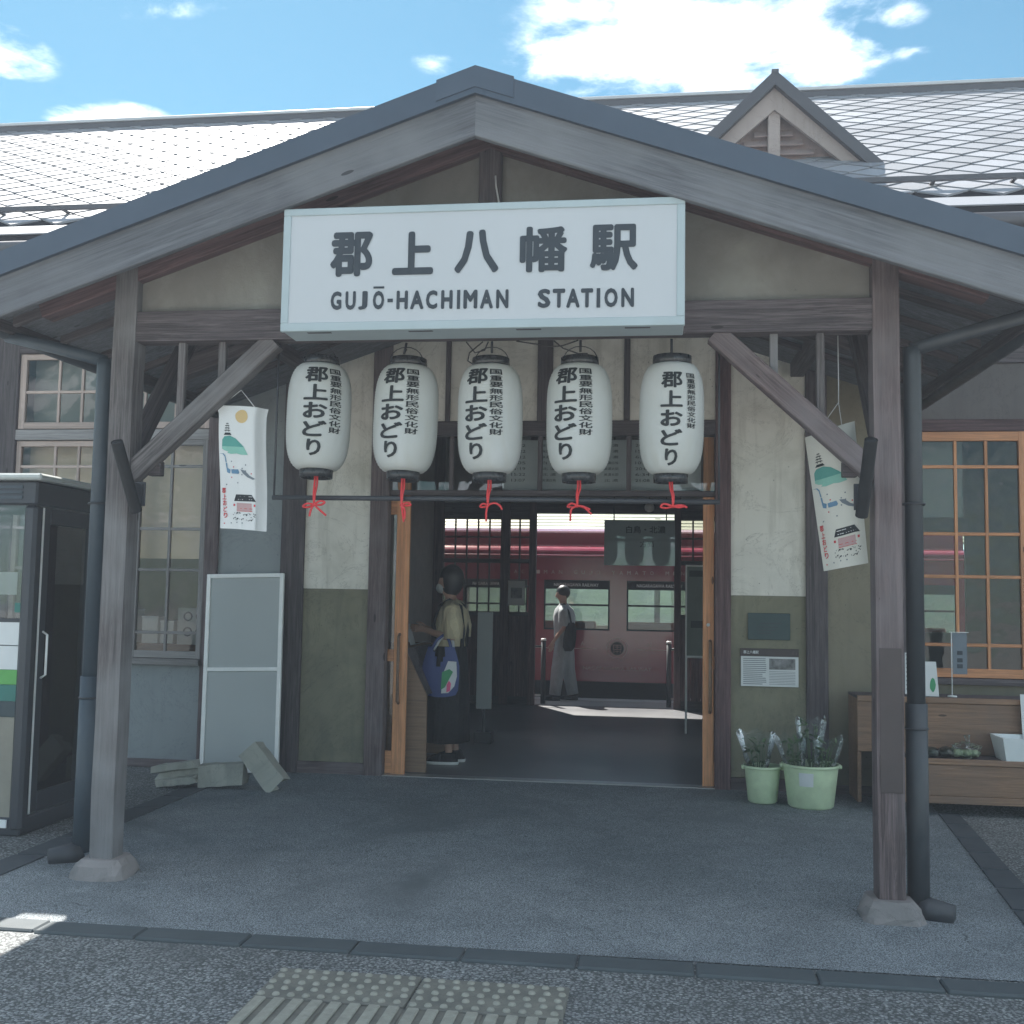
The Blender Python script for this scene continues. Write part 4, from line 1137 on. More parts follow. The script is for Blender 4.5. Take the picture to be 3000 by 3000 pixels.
for (lx, lz, rot, txt, lab, k) in lan:
    o = thing('paper_lantern', lab, 'lantern', (lx, LY, lz), 'white paper lanterns under the station sign')
    view = math.atan2(lx, LY)   # angle of the line of sight
    tilt = Euler((R((-1.5, -2, -1, -1, 1)[k]), R((1.2, 1.0, -.5, -.4, .3)[k]), R(rot) - view))
    bo = mkm('paper_body', body_me, None, o, (lx, LY, lz)); bo.rotation_euler = tilt
    kk = 0.965 if k == 4 else 1.0; bo.scale = (kk, kk, 1)
    tx = mkm('lettering', txt, None, o, (lx, LY, lz)); tx.rotation_euler = tilt; tx.scale = (kk, kk, 1)
    lathe('top_rim', [(0.0, LH + 0.026), (0.085, LH + 0.027), (0.088, LH + 0.042), (0.099, LH + 0.043), (0.101, LH - 0.002), (0.094, LH - 0.004)], 'lacquer', o, (lx, LY, lz), 36).rotation_euler = tilt
    lathe('bottom_rim', [(0.082, 0.004), (0.09, 0.003), (0.088, -0.042), (0.078, -0.042), (0.076, -0.012), (0.0, -0.012)], 'lacquer', o, (lx, LY, lz), 36).rotation_euler = tilt
    zt = lz + LH + 0.04
    bail = [(lx + 0.09 * math.cos(a), LY, zt - 0.01 + (0.075 if k != 4 else 0.03) * math.sin(a)) for a in [math.pi * q / 10 for q in range(11)]]
    tube('bail_wire', bail, 0.0028, 'black_metal', o, 5)
    if k:
        tube('hook', [(lx, LY, 2.862), (lx + (-.012 if k == 1 else 0), LY, 2.80), (lx, LY, zt + (0.055 if k != 4 else 0.025))], 0.007, 'black_metal', o, 7)
    # red cord down to the rod, tied in a bow
    rz = 2.018
    rng = random.Random(11 + k)
    top = Vector((lx + 0.0, LY, lz - 0.015)); kn = Vector((lx + rng.uniform(-.006, .012), LY - 0.03, rz - 0.035))
    bmc = bmesh.new()
    def cord(pts, r=0.0058): tube_bm(bmc, [Vector(p) - top for p in pts], r, 6)
    def sm(pts, n=14):
        pts = [Vector(p) for p in pts]; out = []
        P = [pts[0] * 2 - pts[1]] + pts + [pts[-1] * 2 - pts[-2]]
        for i in range(len(pts) - 1):
            p0, p1, p2, p3 = P[i:i + 4]
            for q in range(5):
                t = q / 5
                out.append(0.5 * ((2 * p1) + (p2 - p0) * t + (2 * p0 - 5 * p1 + 4 * p2 - p3) * t * t + (3 * p1 - p0 - 3 * p2 + p3) * t ** 3))
        out.append(pts[-1]); return out
    cord(sm([top + Vector((0.006, 0, 0)), top + Vector((0.008, -0.006, -0.06)), (kn.x + .003, LY - 0.026, rz + .02), kn]))
    cord(sm([top + Vector((-0.006, 0, 0)), top + Vector((-0.004, -0.01, -0.05)), (kn.x - .004, LY - 0.028, rz + .02), kn]))
    shapes = [
        [[(0, 0, 0), (-.035, -.006, .004), (-.06, 0, -.012), (-.03, .006, -.014), (0, 0, 0)], [(0, 0, 0), (.035, -.006, .018), (.06, 0, .012), (.035, .006, -.002), (0, 0, 0)], [(0, 0, 0), (-.012, -.01, -.03), (-.02, -.008, -.065)], [(0, 0, 0), (.03, -.01, -.025), (.072, -.008, -.06)]],
        [[(0, 0, 0), (.03, -.006, .012), (.05, 0, .0), (.02, .006, -.004), (0, 0, 0)], [(0, 0, 0), (.008, -.01, -.04), (.016, -.008, -.09)], [(0, 0, 0), (.02, -.01, -.03), (.02, -.008, -.075)]],
        [[(0, 0, 0), (-.025, -.006, .008), (-.04, 0, -.008), (-.018, .006, -.008), (0, 0, 0)], [(0, 0, 0), (.035, -.006, .012), (.065, 0, -.002), (.075, .0, -.022)], [(0, 0, 0), (-.006, -.01, -.04), (-.006, -.008, -.085)]],
        [[(0, 0, 0), (-.03, -.006, .012), (-.05, 0, -.004), (-.02, .006, -.006), (0, 0, 0)], [(0, 0, 0), (-.03, -.01, -.02), (-.035, -.008, -.08)], [(0, 0, 0), (.04, -.01, -.012), (.075, -.008, -.045)], [(0, 0, 0), (.03, -.012, -.004), (.068, -.008, -.02)]],
        [[(0, 0, 0), (-.045, -.006, .012), (-.062, 0, -.004), (-.03, .006, -.008), (0, 0, 0)], [(0, 0, 0), (.04, -.01, .004), (.072, -.008, -.006)], [(0, 0, 0), (.03, -.008, -.006), (.06, 0, .002), (.03, .006, .006), (0, 0, 0)]]][k]
    for shp in shapes: cord(sm([kn + Vector(p) for p in shp]))
    bmesh.ops.create_icosphere(bmc, subdivisions=1, radius=0.011, matrix=Matrix.Translation(kn - top))
    mk('red_cord', bmc, 'cord_red', o, top, smooth=True)
rod = thing('lantern_rod', 'thin dark steel rod below the lanterns with red cords tied to it', 'rod', (-0.88, LY, 2.018))
tube('bar', [(-2.067, LY, 2.022), (-0.88, LY, 2.018), (0.315, LY, 2.008)], 0.0135, 'black_metal', rod, 10)
for x in (-2.06, 0.31): tube('hanger', [(x, LY, 2.02), (x, LY, 2.862)], 0.006, 'black_metal', rod, 6)
wr = thing('lamp_cable', 'loose black electric cable looped above the middle lanterns', 'cable', (-0.8, PY + .03, 2.86))
tube('loop', [(-1.02, LY, 2.862), (-0.97, LY - .01, 2.80), (-0.92, LY, 2.815), (-0.9, LY, 2.862)], 0.004, 'cable', wr, 5)
tube('loop', [(-0.93, LY, 2.862), (-1.0, LY - .01, 2.80), (-1.01, LY, 2.76), (-0.98, LY, 2.74), (-0.95, LY, 2.745)], 0.004, 'cable', wr, 5)
tube('run', [(-0.75, LY, 2.862), (-0.68, LY, 2.85), (-0.55, LY, 2.83), (-0.50, LY, 2.835), (-0.42, LY, 2.862)], 0.004, 'cable', wr, 5)
tube('run', [(-0.55, LY, 2.862), (-0.50, LY, 2.82), (-0.42, LY, 2.79), (-0.37, LY, 2.79)], 0.004, 'cable', wr, 5)

# ================================================================== hanging banners
def warp(bm, fn):
    for v in bm.verts: v.co = fn(v.co)
def banner(name, label, org, Wd, Hd, fn, clothmat, apex, ties, small):
    """cloth in local coords u 0..Wd (right), v 0..Hd (up); fn(u, v, lift) -> world"""
    o = thing(name, label, 'banner', org, 'printed cloth banners hanging from the porch')
    def loc(u, v, lift): return Vector(fn(u, v, lift)) - Vector(org)
    bm = bmesh.new(); nu, nv = 22, 30
    for side in (0.0, 0.004):
        gr = [[bm.verts.new(loc(Wd * i / nu, Hd * j / nv, side)) for i in range(nu + 1)] for j in range(nv + 1)]
        for j in range(nv):
            for i in range(nu): bm.faces.new((gr[j][i], gr[j][i + 1], gr[j + 1][i + 1], gr[j + 1][i]))
    mk('cloth', bm, clothmat, o, org, smooth=True)
    def ink(nm, polys, mat):
        bm = bmesh.new()
        for poly in polys:
            bv = [bm.verts.new((p[0], p[1], 0)) for p in poly]
            try: bm.faces.new(bv)
            except ValueError: pass
        bmesh.ops.triangulate(bm, faces=bm.faces)
        for _ in range(2):
            le = [e for e in bm.edges if e.calc_length() > 0.02]
            if le:
                bmesh.ops.subdivide_edges(bm, edges=le, cuts=1)
                bmesh.ops.triangulate(bm, faces=[f for f in bm.faces if len(f.verts) > 3])
        for v in bm.verts: v.co = loc(v.co.x, v.co.y, -0.0025)
        ob = mk(nm, bm, mat, o, org)
        if nm in ('printed_petals', 'printed_dancers', 'printed_tower'): ob['kind'] = 'stuff'
    # picture laid out on a 1 x 1 sheet (x right, y up)
    def S(pts): return [(p[0] * small[0] * Wd, p[1] * Hd) for p in pts]
    circ = [(0.63 + 0.17 * math.cos(a), 0.915 + 0.055 * math.sin(a)) for a in [2 * math.pi * q / 20 for q in range(20)]]
    ink('printed_sun', [S(circ)], 'p_sun')
    pag = []
    for y, w_ in ((0.848, .04), (0.830, .07), (0.811, .08), (0.792, .095)):
        pag.append(S([(0.24 - w_, y), (0.24 + w_, y), (0.24 + w_ * .6, y + 0.007), (0.24 - w_ * .6, y + 0.007)]))
        pag.append(S([(0.24 - w_ * .5, y - 0.008), (0.24 - w_ * .35, y - 0.008), (0.24 - w_ * .35, y), (0.24 - w_ * .5, y)]))
        pag.append(S([(0.24 + w_ * .35, y - 0.008), (0.24 + w_ * .5, y - 0.008), (0.24 + w_ * .5, y), (0.24 + w_ * .35, y)]))
    pag.append(S([(0.14, 0.757), (0.36, 0.757), (0.32, 0.776), (0.18, 0.776)]))
    ink('printed_tower', pag, 'p_black')
    ink('printed_hill', [S([(0.09, 0.665), (0.10, 0.72), (0.16, 0.745), (0.32, 0.752), (0.48, 0.73), (0.64, 0.685), (0.70, 0.665)])], 'p_green1')
    ink('printed_hill', [S([(0.09, 0.643), (0.09, 0.665), (0.70, 0.665), (0.80, 0.605), (0.62, 0.602), (0.5, 0.61), (0.33, 0.604), (0.22, 0.612), (0.26, 0.622), (0.16, 0.63)])], 'p_green2')
    ink('printed_river', [S([(0.0, 0.604), (0.10, 0.602), (0.15, 0.58), (0.17, 0.535), (0.20, 0.535), (0.17, 0.59), (0.12, 0.607)]),
                          S([(0.17, 0.53), (0.21, 0.53), (0.22, 0.49), (0.30, 0.478), (0.28, 0.446), (0.20, 0.455)]),
                          S([(0.32, 0.48), (0.52, 0.483), (0.55, 0.46), (0.53, 0.447), (0.33, 0.447)])], 'p_blue')
    ink('printed_river', [S([(0.58, 0.485), (0.70, 0.478), (0.82, 0.44), (0.98, 0.415), (0.90, 0.408), (0.76, 0.425), (0.64, 0.455)])], 'p_grey')
    ink('printed_roof', [S([(0.38, 0.225), (0.44, 0.28), (0.86, 0.285), (0.98, 0.23), (0.86, 0.232), (0.66, 0.228), (0.5, 0.226)])], 'p_black')
    ink('printed_roof_line', [S([(0.45, 0.262), (0.88, 0.268), (0.88, 0.272), (0.45, 0.267)]), S([(0.46, 0.238), (0.66, 0.24), (0.88, 0.246), (0.88, 0.249), (0.66, 0.245), (0.46, 0.243)])], 'banner')
    ink('printed_stall', [S([(0.46, 0.145), (0.86, 0.150), (0.86, 0.215), (0.46, 0.212)])], 'p_pink')
    ink('printed_stall_edge', [S([(0.46, 0.165), (0.88, 0.17), (0.88, 0.174), (0.46, 0.169)]), S([(0.46, 0.143), (0.88, 0.148), (0.88, 0.152), (0.46, 0.147)])], 'p_red')
    rr = random.Random(5)
    ppl = []
    for _ in range(34):
        a, b = rr.uniform(0.36, 0.95), rr.uniform(0.07, 0.135)
        w_, h_ = rr.uniform(.006, .03), rr.uniform(.003, .008)
        ppl.append(S([(a - w_, b), (a, b - h_), (a + w_ * .7, b - h_ * .4), (a + w_, b + h_), (a - w_ * .2, b + h_ * .6)]))
    ink('printed_dancers', ppl, 'p_black')
    dots = []; rdots = []
    for q in range(16):
        a, b = rr.uniform(0.1, 0.9), rr.uniform(0.28, 0.56) if q < 12 else rr.uniform(0.02, 0.06)
        poly = S([(a + 0.018 * math.cos(t_), b + 0.006 * math.sin(t_)) for t_ in (0, 1.05, 2.1, 3.14, 4.2, 5.2)])
        (rdots if q % 4 == 0 else dots).append(poly)
    rdots.append(S([(0.36, 0.185), (0.41, 0.185), (0.41, 0.203), (0.36, 0.203)])); rdots.append(S([(0.91, 0.19), (0.96, 0.19), (0.96, 0.208), (0.91, 0.208)]))
    ink('printed_petals', dots, 'p_grey'); ink('printed_petals', rdots, 'p_red')
    # red lettering down the side
    bm = bmesh.new()
    for q, ch in enumerate('郡上おどり'):
        vs, fs = text_mesh(ch, 0.1 * Wd * small[0], 0.044 * Hd, 0.03)
        bv = [bm.verts.new(loc(0.05 * Wd * small[0] + a + (q * .002), (0.285 - q * 0.05) * Hd + b, -0.0028 - e)) for a, b, e in vs]
        for f in fs:
            try: bm.faces.new([bv[i] for i in f])
            except ValueError: pass
    mk('red_lettering', bm, 'p_red', o, org)
    ap = Vector(apex)
    for u in ties:
        e = Vector(fn(u * Wd, Hd * 0.995, 0))
        tube('string', [ap, e], 0.0022, 'string', o, 5)
    return o
# left one hangs straight; its far edge folds back
Wl, Hl = 0.275, 0.672
def f_left(u, v, l):
    t = v / Hl; uf = 0.205
    y = 5.57
    if u <= uf:
        x = -2.375 + u * 0.98; dy = 0.006 * math.sin(u * 40) * (1 - t) + 0.01 * math.sin(t * 6)
    else:
        q = u - uf
        x = -2.375 + uf * .98 + q * 0.62 - 0.01 * (1 - t); dy = 0.02 * math.sin(q / 0.085 * 3.0) + q * 0.8 + 0.01 * math.sin(t * 6)
    x += 0.030 * (1 - t) ** 1.2 - 0.018 * math.exp(-((1 - t) / .04) ** 2) * (1 if u < .1 else -.5)
    return (x, y + dy + l, 1.845 + v + 0.006 * math.cos(u * 12))
banner('cloth_banner', 'white printed cloth banner hanging straight beside the leftmost lantern', (-2.25, 5.57, 1.845), Wl, Hl, f_left, 'banner', (-2.255, 5.57, 2.607), (0.10, 0.72), (0.76, 1))
Wr, Hr = 0.255, 0.70
def f_right(u, v, l):
    t = v / Hr
    bl, br, tl, tr = Vector((0.845, 1.665)), Vector((1.066, 1.71)), Vector((0.757, 2.36)), Vector((1.008, 2.445))
    s = u / Wr
    p = bl.lerp(br, s).lerp(tl.lerp(tr, s), t)
    return (p.x, 5.70 + 0.03 * math.sin(s * 5 + t) + 0.035 * s + l, p.y)
banner('cloth_banner', 'yellowed printed banner blown aslant behind the right-hand brace', (0.92, 5.70, 1.67), Wr, Hr, f_right, 'banner_warm', (0.925, 5.71, 2.54), (0.22, 0.72), (0.9, 1))
tube('banner_hook_string', [(0.925, 5.71, 2.54), (0.926, 5.71, 2.63), (0.924, 5.71, 2.95)], 0.003, 'string', bpy.data.objects['cloth_banner.001'], 5)

# ================================================================== phone booth
pb = thing('phone_booth', 'dark-framed glass telephone booth with pale flat roof at the left edge', 'phone booth', (-4.23, 6.7, 0))
BX0, BX1, BY0, BY1 = -4.73, -3.835, 6.25, 7.10
for x, y in ((BX0, BY0), (BX1, BY0), (BX0, BY1), (BX1, BY1)):
    sx = 1 if x == BX0 else -1; sy = 1 if y == BY0 else -1
    box('corner_column', min(x, x + sx * .085), max(x, x + sx * .085), min(y, y + sy * .085), max(y, y + sy * .085), 0.03, 2.03, 'booth', pb, 0.02)
box('plinth', BX0 + .01, BX1 - .01, BY0 + .01, BY1 - .01, 0.0, 0.11, 'booth', pb, 0.01)
box('plinth_strip', BX0 + .09, BX1 - .09, BY0 - .002, BY0 + .008, 0.05, 0.10, 'alu', pb, 0.002)
box('head', BX0 - .005, BX1 + .005, BY0 - .005, BY1 + .005, 2.03, 2.18, 'booth', pb, 0.012)
for k in range(3): box('louver', BX0 + .08, BX1 - .09, BY0 - .012, BY0 - .004, 2.065 + k * 0.033, 2.085 + k * 0.033, 'pipe_blue', pb, 0.002)
box('roof', BX0 - .07, BX1 + .065, BY0 - .07, BY1 + .065, 2.182, 2.222, 'booth_roof', pb, 0.012)
for z0, z1, mt, nm in ((1.30, 1.325, 'booth', 'cross_rail'), (0.10, 0.716, 'beige', 'lower_panel'), (0.716, 0.813, 'dark_band', 'poster_band'), (0.813, 0.915, 'teal_band', 'poster_band'), (0.915, 1.007, 'green_band', 'poster_band'), (1.007, 1.154, 'white', 'poster_band'), (1.158, 1.30, 'white', 'poster_band')):
    box(nm, BX0 + .085, BX1 - .085, BY0 + 0.03, BY0 + 0.045, z0, z1 - 0.002, mt, pb, 0)
box('window_pane', BX0 + .085, BX1 - .085, BY0 + 0.03, BY0 + 0.036, 1.325, 2.03, 'glass_clear', pb, 0)
box('notice', -4.15, -3.965, BY0 + 0.045, BY0 + 0.048, 1.47, 1.61, 'paper', pb, 0)
box('sticker', -3.96, -3.885, BY0 + 0.024, BY0 + 0.027, 1.36, 1.42, 'teal_band', pb, 0)
# door side
dr = bpy.data.objects.new('door', None); place(dr, pb, (BX1, 6.7, 0))
for y0, y1, z0, z1 in ((BY0 + .11, BY0 + .19, .12, 2.02), (BY1 - .19, BY1 - .11, .12, 2.02), (BY0 + .19, BY1 - .19, 1.92, 2.02), (BY0 + .19, BY1 - .19, .12, .24)):
    box('frame', BX1 - .045, BX1 - .012, y0, y1, z0, z1, 'booth', dr, 0.004)
box('pane', BX1 - .03, BX1 - .024, BY0 + .19, BY1 - .19, .24, 1.92, 'glass_clear', dr, 0)
tube('handle', [(BX1 - .012, BY0 + .16, 0.95), (BX1 + .02, BY0 + .16, 0.97), (BX1 + .02, BY0 + .16, 1.22), (BX1 - .012, BY0 + .16, 1.24)], 0.008, 'alu', dr, 8)
box('edge_trim', BX1 - .012, BX1 - .004, BY0 + .095, BY0 + .106, .12, 2.02, 'alu', pb, 0)
box('rear_pane', BX0 + .085, BX1 - .085, BY1 - 0.03, BY1 - 0.024, 0.12, 2.03, 'glass_clear', pb, 0)
box('side_pane', BX0 + .02, BX0 + 0.026, BY0 + .085, BY1 - 0.085, 0.12, 2.03, 'glass_clear', pb, 0)
ph = box('telephone_shelf', BX0 + .1, BX1 - .25, BY1 - 0.33, BY1 - 0.05, 0.82, 0.86, 'grey_panel', pb, 0.006)
tel = thing('telephone', 'grey public telephone on the shelf inside the phone booth', 'telephone', (-4.25, 6.9, 0.86))
box('body', -4.40, -4.12, 6.80, 7.02, 0.861, 1.22, 'grey_panel', tel, 0.02)
box('keypad', -4.24, -4.14, 6.79, 6.80, 0.93, 1.06, 'booth', tel, 0.003)
tube('handset', [(-4.36, 6.78, 0.95), (-4.36, 6.76, 1.0), (-4.36, 6.76, 1.12), (-4.36, 6.78, 1.17)], [0.03, 0.02, 0.02, 0.03], 'booth', tel, 10)

# ================================================================== leaning framed panel and concrete blocks
lp = thing('leaning_panel', 'grey framed aluminium panel leaning on the wall below the window', 'panel', (-3.36, 8.6, 0))
tiltm = Euler((R(-4), R(-1.6), 0)).to_matrix()
LO = Vector((-3.445, 8.76, 0.015))
def lbox(n, x0, x1, y0, y1, z0, z1, mat):
    bm = bmesh.new(); bbox(bm, x0, x1, y0, y1, z0, z1, 0.003)
    return mk(n, bm, mat, lp, LO, tiltm)
PW, PH = 0.342, 1.66
lbox('frame', -PW, -PW + .034, -.015, .018, 0, PH, 'alu'); lbox('frame', PW - .034, PW, -.015, .018, 0, PH, 'alu')
lbox('frame', -PW + .034, PW - .034, -.015, .018, PH - .034, PH, 'alu'); lbox('frame', -PW + .034, PW - .034, -.015, .018, 0, .034, 'alu')
lbox('cross_bar', -PW + .034, PW - .034, -.013, .018, 0.835, 0.868, 'alu')
lbox('pane', -PW + .034, PW - .034, -.002, .012, 0.868, PH - .034, 'grey_panel'); lbox('pane', -PW + .034, PW - .034, -.002, .012, 0.034, 0.835, 'grey_panel')
def cblock(label, loc, rot, L=0.33, flip=1):
    # channel-shaped concrete piece with a broken end
    bm = bmesh.new()
    pr = [(-0.08, 0), (-0.08, 0.05), (-0.03, 0.062), (-0.02, 0.105), (-0.08, 0.118), (-0.085, 0.165), (0.05, 0.165), (0.06, 0)]
    n = 7; rings = []
    rg_ = random.Random(int(abs(loc[0]) * 1000))
    for i in range(n + 1):
        t = -L / 2 + L * i / n
        rings.append([bm.verts.new((t + (rg_.uniform(-.022, .022) if i in (0, n) else 0), p[0] * flip + rg_.uniform(-.004, .004), p[1] - 0.08 + rg_.uniform(-.004, .004))) for p in pr])
    for a, b in zip(rings, rings[1:]):
        for k in range(len(pr)): bm.faces.new((a[k], a[(k + 1) % len(pr)], b[(k + 1) % len(pr)], b[k]))
    bm.faces.new(rings[0]); bm.faces.new(rings[-1])
    o = mk('concrete_block', bm, 'concrete', None, loc, Euler(rot))
    return tag(o, label, 'concrete block', 'broken concrete blocks by the leaning panel')
cblock('broken grooved concrete block lying farthest from the door', (-3.66, 8.08, 0.105), (0, R(-9), R(-4)), 0.34)
cblock('smooth-faced concrete block lying between the other two', (-3.31, 8.10, 0.105), (R(0), R(-5), R(5)), 0.34, -1)
cblock('concrete block leaning aslant over its neighbour nearest the door', (-2.97, 8.06, 0.178), (R(0), R(50), R(3)), 0.36, -1)

# ================================================================== plaque, notice
pl = thing('slate_plaque', 'dark green slate plaque on the olive dado beside the door', 'plaque', (0.89, FY, 1.35))
box('slab', 0.728, 1.062, FY + 0.002, FY + 0.02, 1.20, 1.415, 'slate', pl, 0.004)
for k, zz in enumerate((1.33, 1.30, 1.275, 1.25)): box('engraved_line', 0.80 + .03 * (k == 0), 1.0 - 0.03 * k, FY - 0.0005, FY + 0.003, zz, zz + 0.006, 'pipe', pl, 0)
ib = thing('information_board', 'white information board with brown heading strip and small photo', 'sign', (0.9, FY, 1.0))
IX0, IX1 = 0.672, 1.125
box('board', IX0, IX1, FY + 0.0, FY + 0.018, 0.828, 1.068, 'paper', ib, 0.002)
box('heading', IX0 - .004, IX1 + .002, FY - 0.003, FY + 0.019, 1.068, 1.13, 'brown_plate', ib, 0.002)
mk('lettering', flat_text([('郡上八幡駅', IX0 + .02, 1.088, 0.12, 0.026)], 0.02), 'paper', ib, (0, FY - 0.0055, 0))
lathe('emblem', [(0, -.003), (0.014, -.003), (0.014, .003)], 'dormer', ib, (IX1 - .03, FY - 0.005, 1.098), 14).rotation_euler = (R(90), 0, 0)
box('photo', 0.895, 1.10, FY - 0.002, FY + 0.002, 0.965, 1.052, 'photo', ib, 0)
for k in range(14): box('text_line', IX0 + .018, 0.872 - random.choice((0, 0, .005, .03)), FY - 0.0015, FY + 0.002, 1.052 - k * 0.0155 - 0.006, 1.052 - k * 0.0155, 'print_grey', ib, 0)
for k in range(9): box('text_line', 0.895, 1.10, FY - 0.0015, FY + 0.002, 0.95 - k * 0.0125 - 0.0035, 0.95 - k * 0.0125, 'print_grey', ib, 0)

# ================================================================== flower buckets
def bucket(label, x, y, r0, r1, h, tagged, seed):
    o = thing('bucket', label, 'bucket', (x, y, 0), 'pale green plastic buckets')
    lathe('pail', [(0.0, 0.004), (r0 - .012, 0.004), (r0, 0.016), (r1 - .006, h - 0.02), (r1 - .006, h), (r1 - .010, h), (r0 - .008, 0.03), (0, 0.028)], 'bucket', o, (x, y, 0), 36)
    lathe('rim', [(r1 - .008, h - 0.004), (r1 - .006, h + 0.004), (r1 + .007, h + 0.002), (r1 + .008, h - 0.016), (r1 - .004, h - 0.018)], 'bucket', o, (x, y, 0), 36)
    for s in (-1, 1): box('lug', x + s * (r1 + .006) - .012, x + s * (r1 + .006) + .012, y - .03, y + .03, h - 0.028, h - 0.002, 'bucket', o, 0.004)
    if tagged:
        for a, m_, e in ((0.048, 'paper', 0.0),):
            bm = bmesh.new()
            n = 8; g_ = []
            for zz in (h * .55, h * .86):
                rad = r0 + (r1 - r0) * zz / h + 0.003
                g_.append([bm.verts.new((rad * math.sin(t), -rad * math.cos(t), zz)) for t in [R(-32) + R(30) * q / n for q in range(n + 1)]])
            for q in range(n): bm.faces.new((g_[0][q], g_[0][q + 1], g_[1][q + 1], g_[1][q]))
            mk('label_sheet', bm, m_, o, (x, y, 0))
    zt = h * .5
    bm = bmesh.new()
    rad = r0 + (r1 - r0) * .55 + .0025
    vs, fs = text_mesh('花', 0.035, 0.04, 0.0)
    return o
def bouquet(label, x, y, z, hgt, lean, seed, rad):
    rg_ = random.Random(seed)
    o = thing('bouquet', label, 'bouquet', (x, y, z), 'flower bunches in clear film')
    bm = bmesh.new()
    for k in range(9):
        a = rg_.uniform(0, 6.28); rr = rg_.uniform(0.1, 1) * rad * .75
        tip = Vector((lean[0] + rr * math.cos(a), lean[1] + rr * math.sin(a), hgt * rg_.uniform(.75, 1)))
        tube_bm(bm, [(0.01 * math.cos(a), 0.01 * math.sin(a), 0), tip * .5 + Vector((0, 0, .01)), tip], 0.003, 5)
    mk('stems', bm, 'leaf', o, (x, y, z))
    for k in range(48):
        a = rg_.uniform(0, 6.28); t = rg_.uniform(.35, 1.0); rr = rg_.uniform(.2, 1) * rad * t
        c0 = Vector((lean[0] * t + rr * math.cos(a), lean[1] * t + rr * math.sin(a), hgt * t))
        ob = bpy.data.objects.new('leaf', leafmesh); COL.objects.link(ob); ob.parent = o; ob.location = c0
        ob.rotation_euler = (rg_.uniform(-1, 1), rg_.uniform(-1, 1), a); s = rg_.uniform(.7, 1.6); ob.scale = (s, s, s)
    bm = bmesh.new()
    n = 26; rings = []
    for q, t in enumerate((0.12, 0.35, 0.6, 0.85, 1.08)):
        rings.append([bm.verts.new((lean[0] * t + (0.018 + rad * 1.15 * t) * math.cos(6.283 * k / n) * rg_.uniform(.9, 1.1), lean[1] * t + (0.018 + rad * 1.15 * t) * math.sin(6.283 * k / n) * rg_.uniform(.9, 1.1), hgt * t + (rg_.uniform(-.03, .04) if q == 4 else 0))) for k in range(n)])
    for a, b in zip(rings, rings[1:]):
        for k in range(n): bm.faces.new((a[k], a[(k + 1) % n], b[(k + 1) % n], b[k]))
    mk('film_wrap', bm, 'cello', o, (x, y, z), smooth=True)
    return o
bm = bmesh.new()
lv = [bm.verts.new(p) for p in ((0, 0, 0), (0.008, 0.016, 0.003), (0.007, 0.036, 0.004), (0, 0.055, 0), (-0.007, 0.036, 0.004), (-0.008, 0.016, 0.003))]
bm.faces.new(lv); leafmesh = mesh_of(bm, 'leaf', 'leaf')
bucket('smaller pale green bucket nearest the door', 0.795, 8.46, 0.108, 0.138, 0.275, False, 1)
bucket('larger pale green bucket with a white label', 1.135, 8.36, 0.165, 0.205, 0.315, True, 2)
bouquet('film-wrapped greenery in the smaller bucket', 0.77, 8.45, 0.05, 0.42, (-0.02, 0), 3, 0.10)
bouquet('film-wrapped bunch leaning left in the larger bucket', 1.05, 8.38, 0.05, 0.42, (-0.05, .02), 4, 0.08)
bouquet('tallest film-wrapped bunch at the back of the larger bucket', 1.15, 8.42, 0.05, 0.54, (0.0, 0.05), 5, 0.08)
bouquet('film-wrapped bunch leaning right in the larger bucket', 1.20, 8.34, 0.05, 0.42, (0.06, 0), 6, 0.075)

# ================================================================== produce stand
sh = thing('produce_stand', 'two-tier stained wooden produce stand under the orange window', 'stand', (2.7, 8.55, 0))
HX0, HX1 = 1.50, 3.9
rail(HX0, HX1, 0.40, 0.772, 'wood_shelf', 8.503, 8.525, 'front_board', sh)
rail(HX0, HX1, 0.774, 0.815, 'wood_shelf', 8.495, 8.525, 'edge_strip', sh)
box('upper_shelf', HX0, HX1, 8.525, 8.90, 0.79, 0.812, 'wood_dark', sh, 0.003)
box('end_board', HX0, HX0 + .03, 8.53, 8.90, 0.02, 0.79, 'wood_shelf', sh, 0.003)
rail(HX0 + .15, HX1, 0.365, 0.405, 'wood_shelf', 8.192, 8.225, 'edge_strip', sh); rail(HX0 + .15, HX1, 0.145, 0.363, 'wood_shelf', 8.202, 8.225, 'front_board', sh); rail(HX0 + .15, HX1, 0.09, 0.143, 'wood_shelf', 8.196, 8.225, 'edge_strip', sh)
box('lower_shelf', HX0 + .15, HX1, 8.225, 8.505, 0.375, 0.395, 'wood_dark', sh, 0.003)
for x in (1.68, 2.7, 3.7): box('foot', x, x + .06, 8.24, 8.3, 0, 0.375, 'wood_dark', sh, 0.003); box('foot', x, x + .06, 8.8, 8.86, 0, 0.79, 'wood_dark', sh, 0.003)
sb = thing('foam_box', 'open white foam box on the lower tier of the stand', 'box', (2.68, 8.33, 0.395))
bm = bmesh.new()
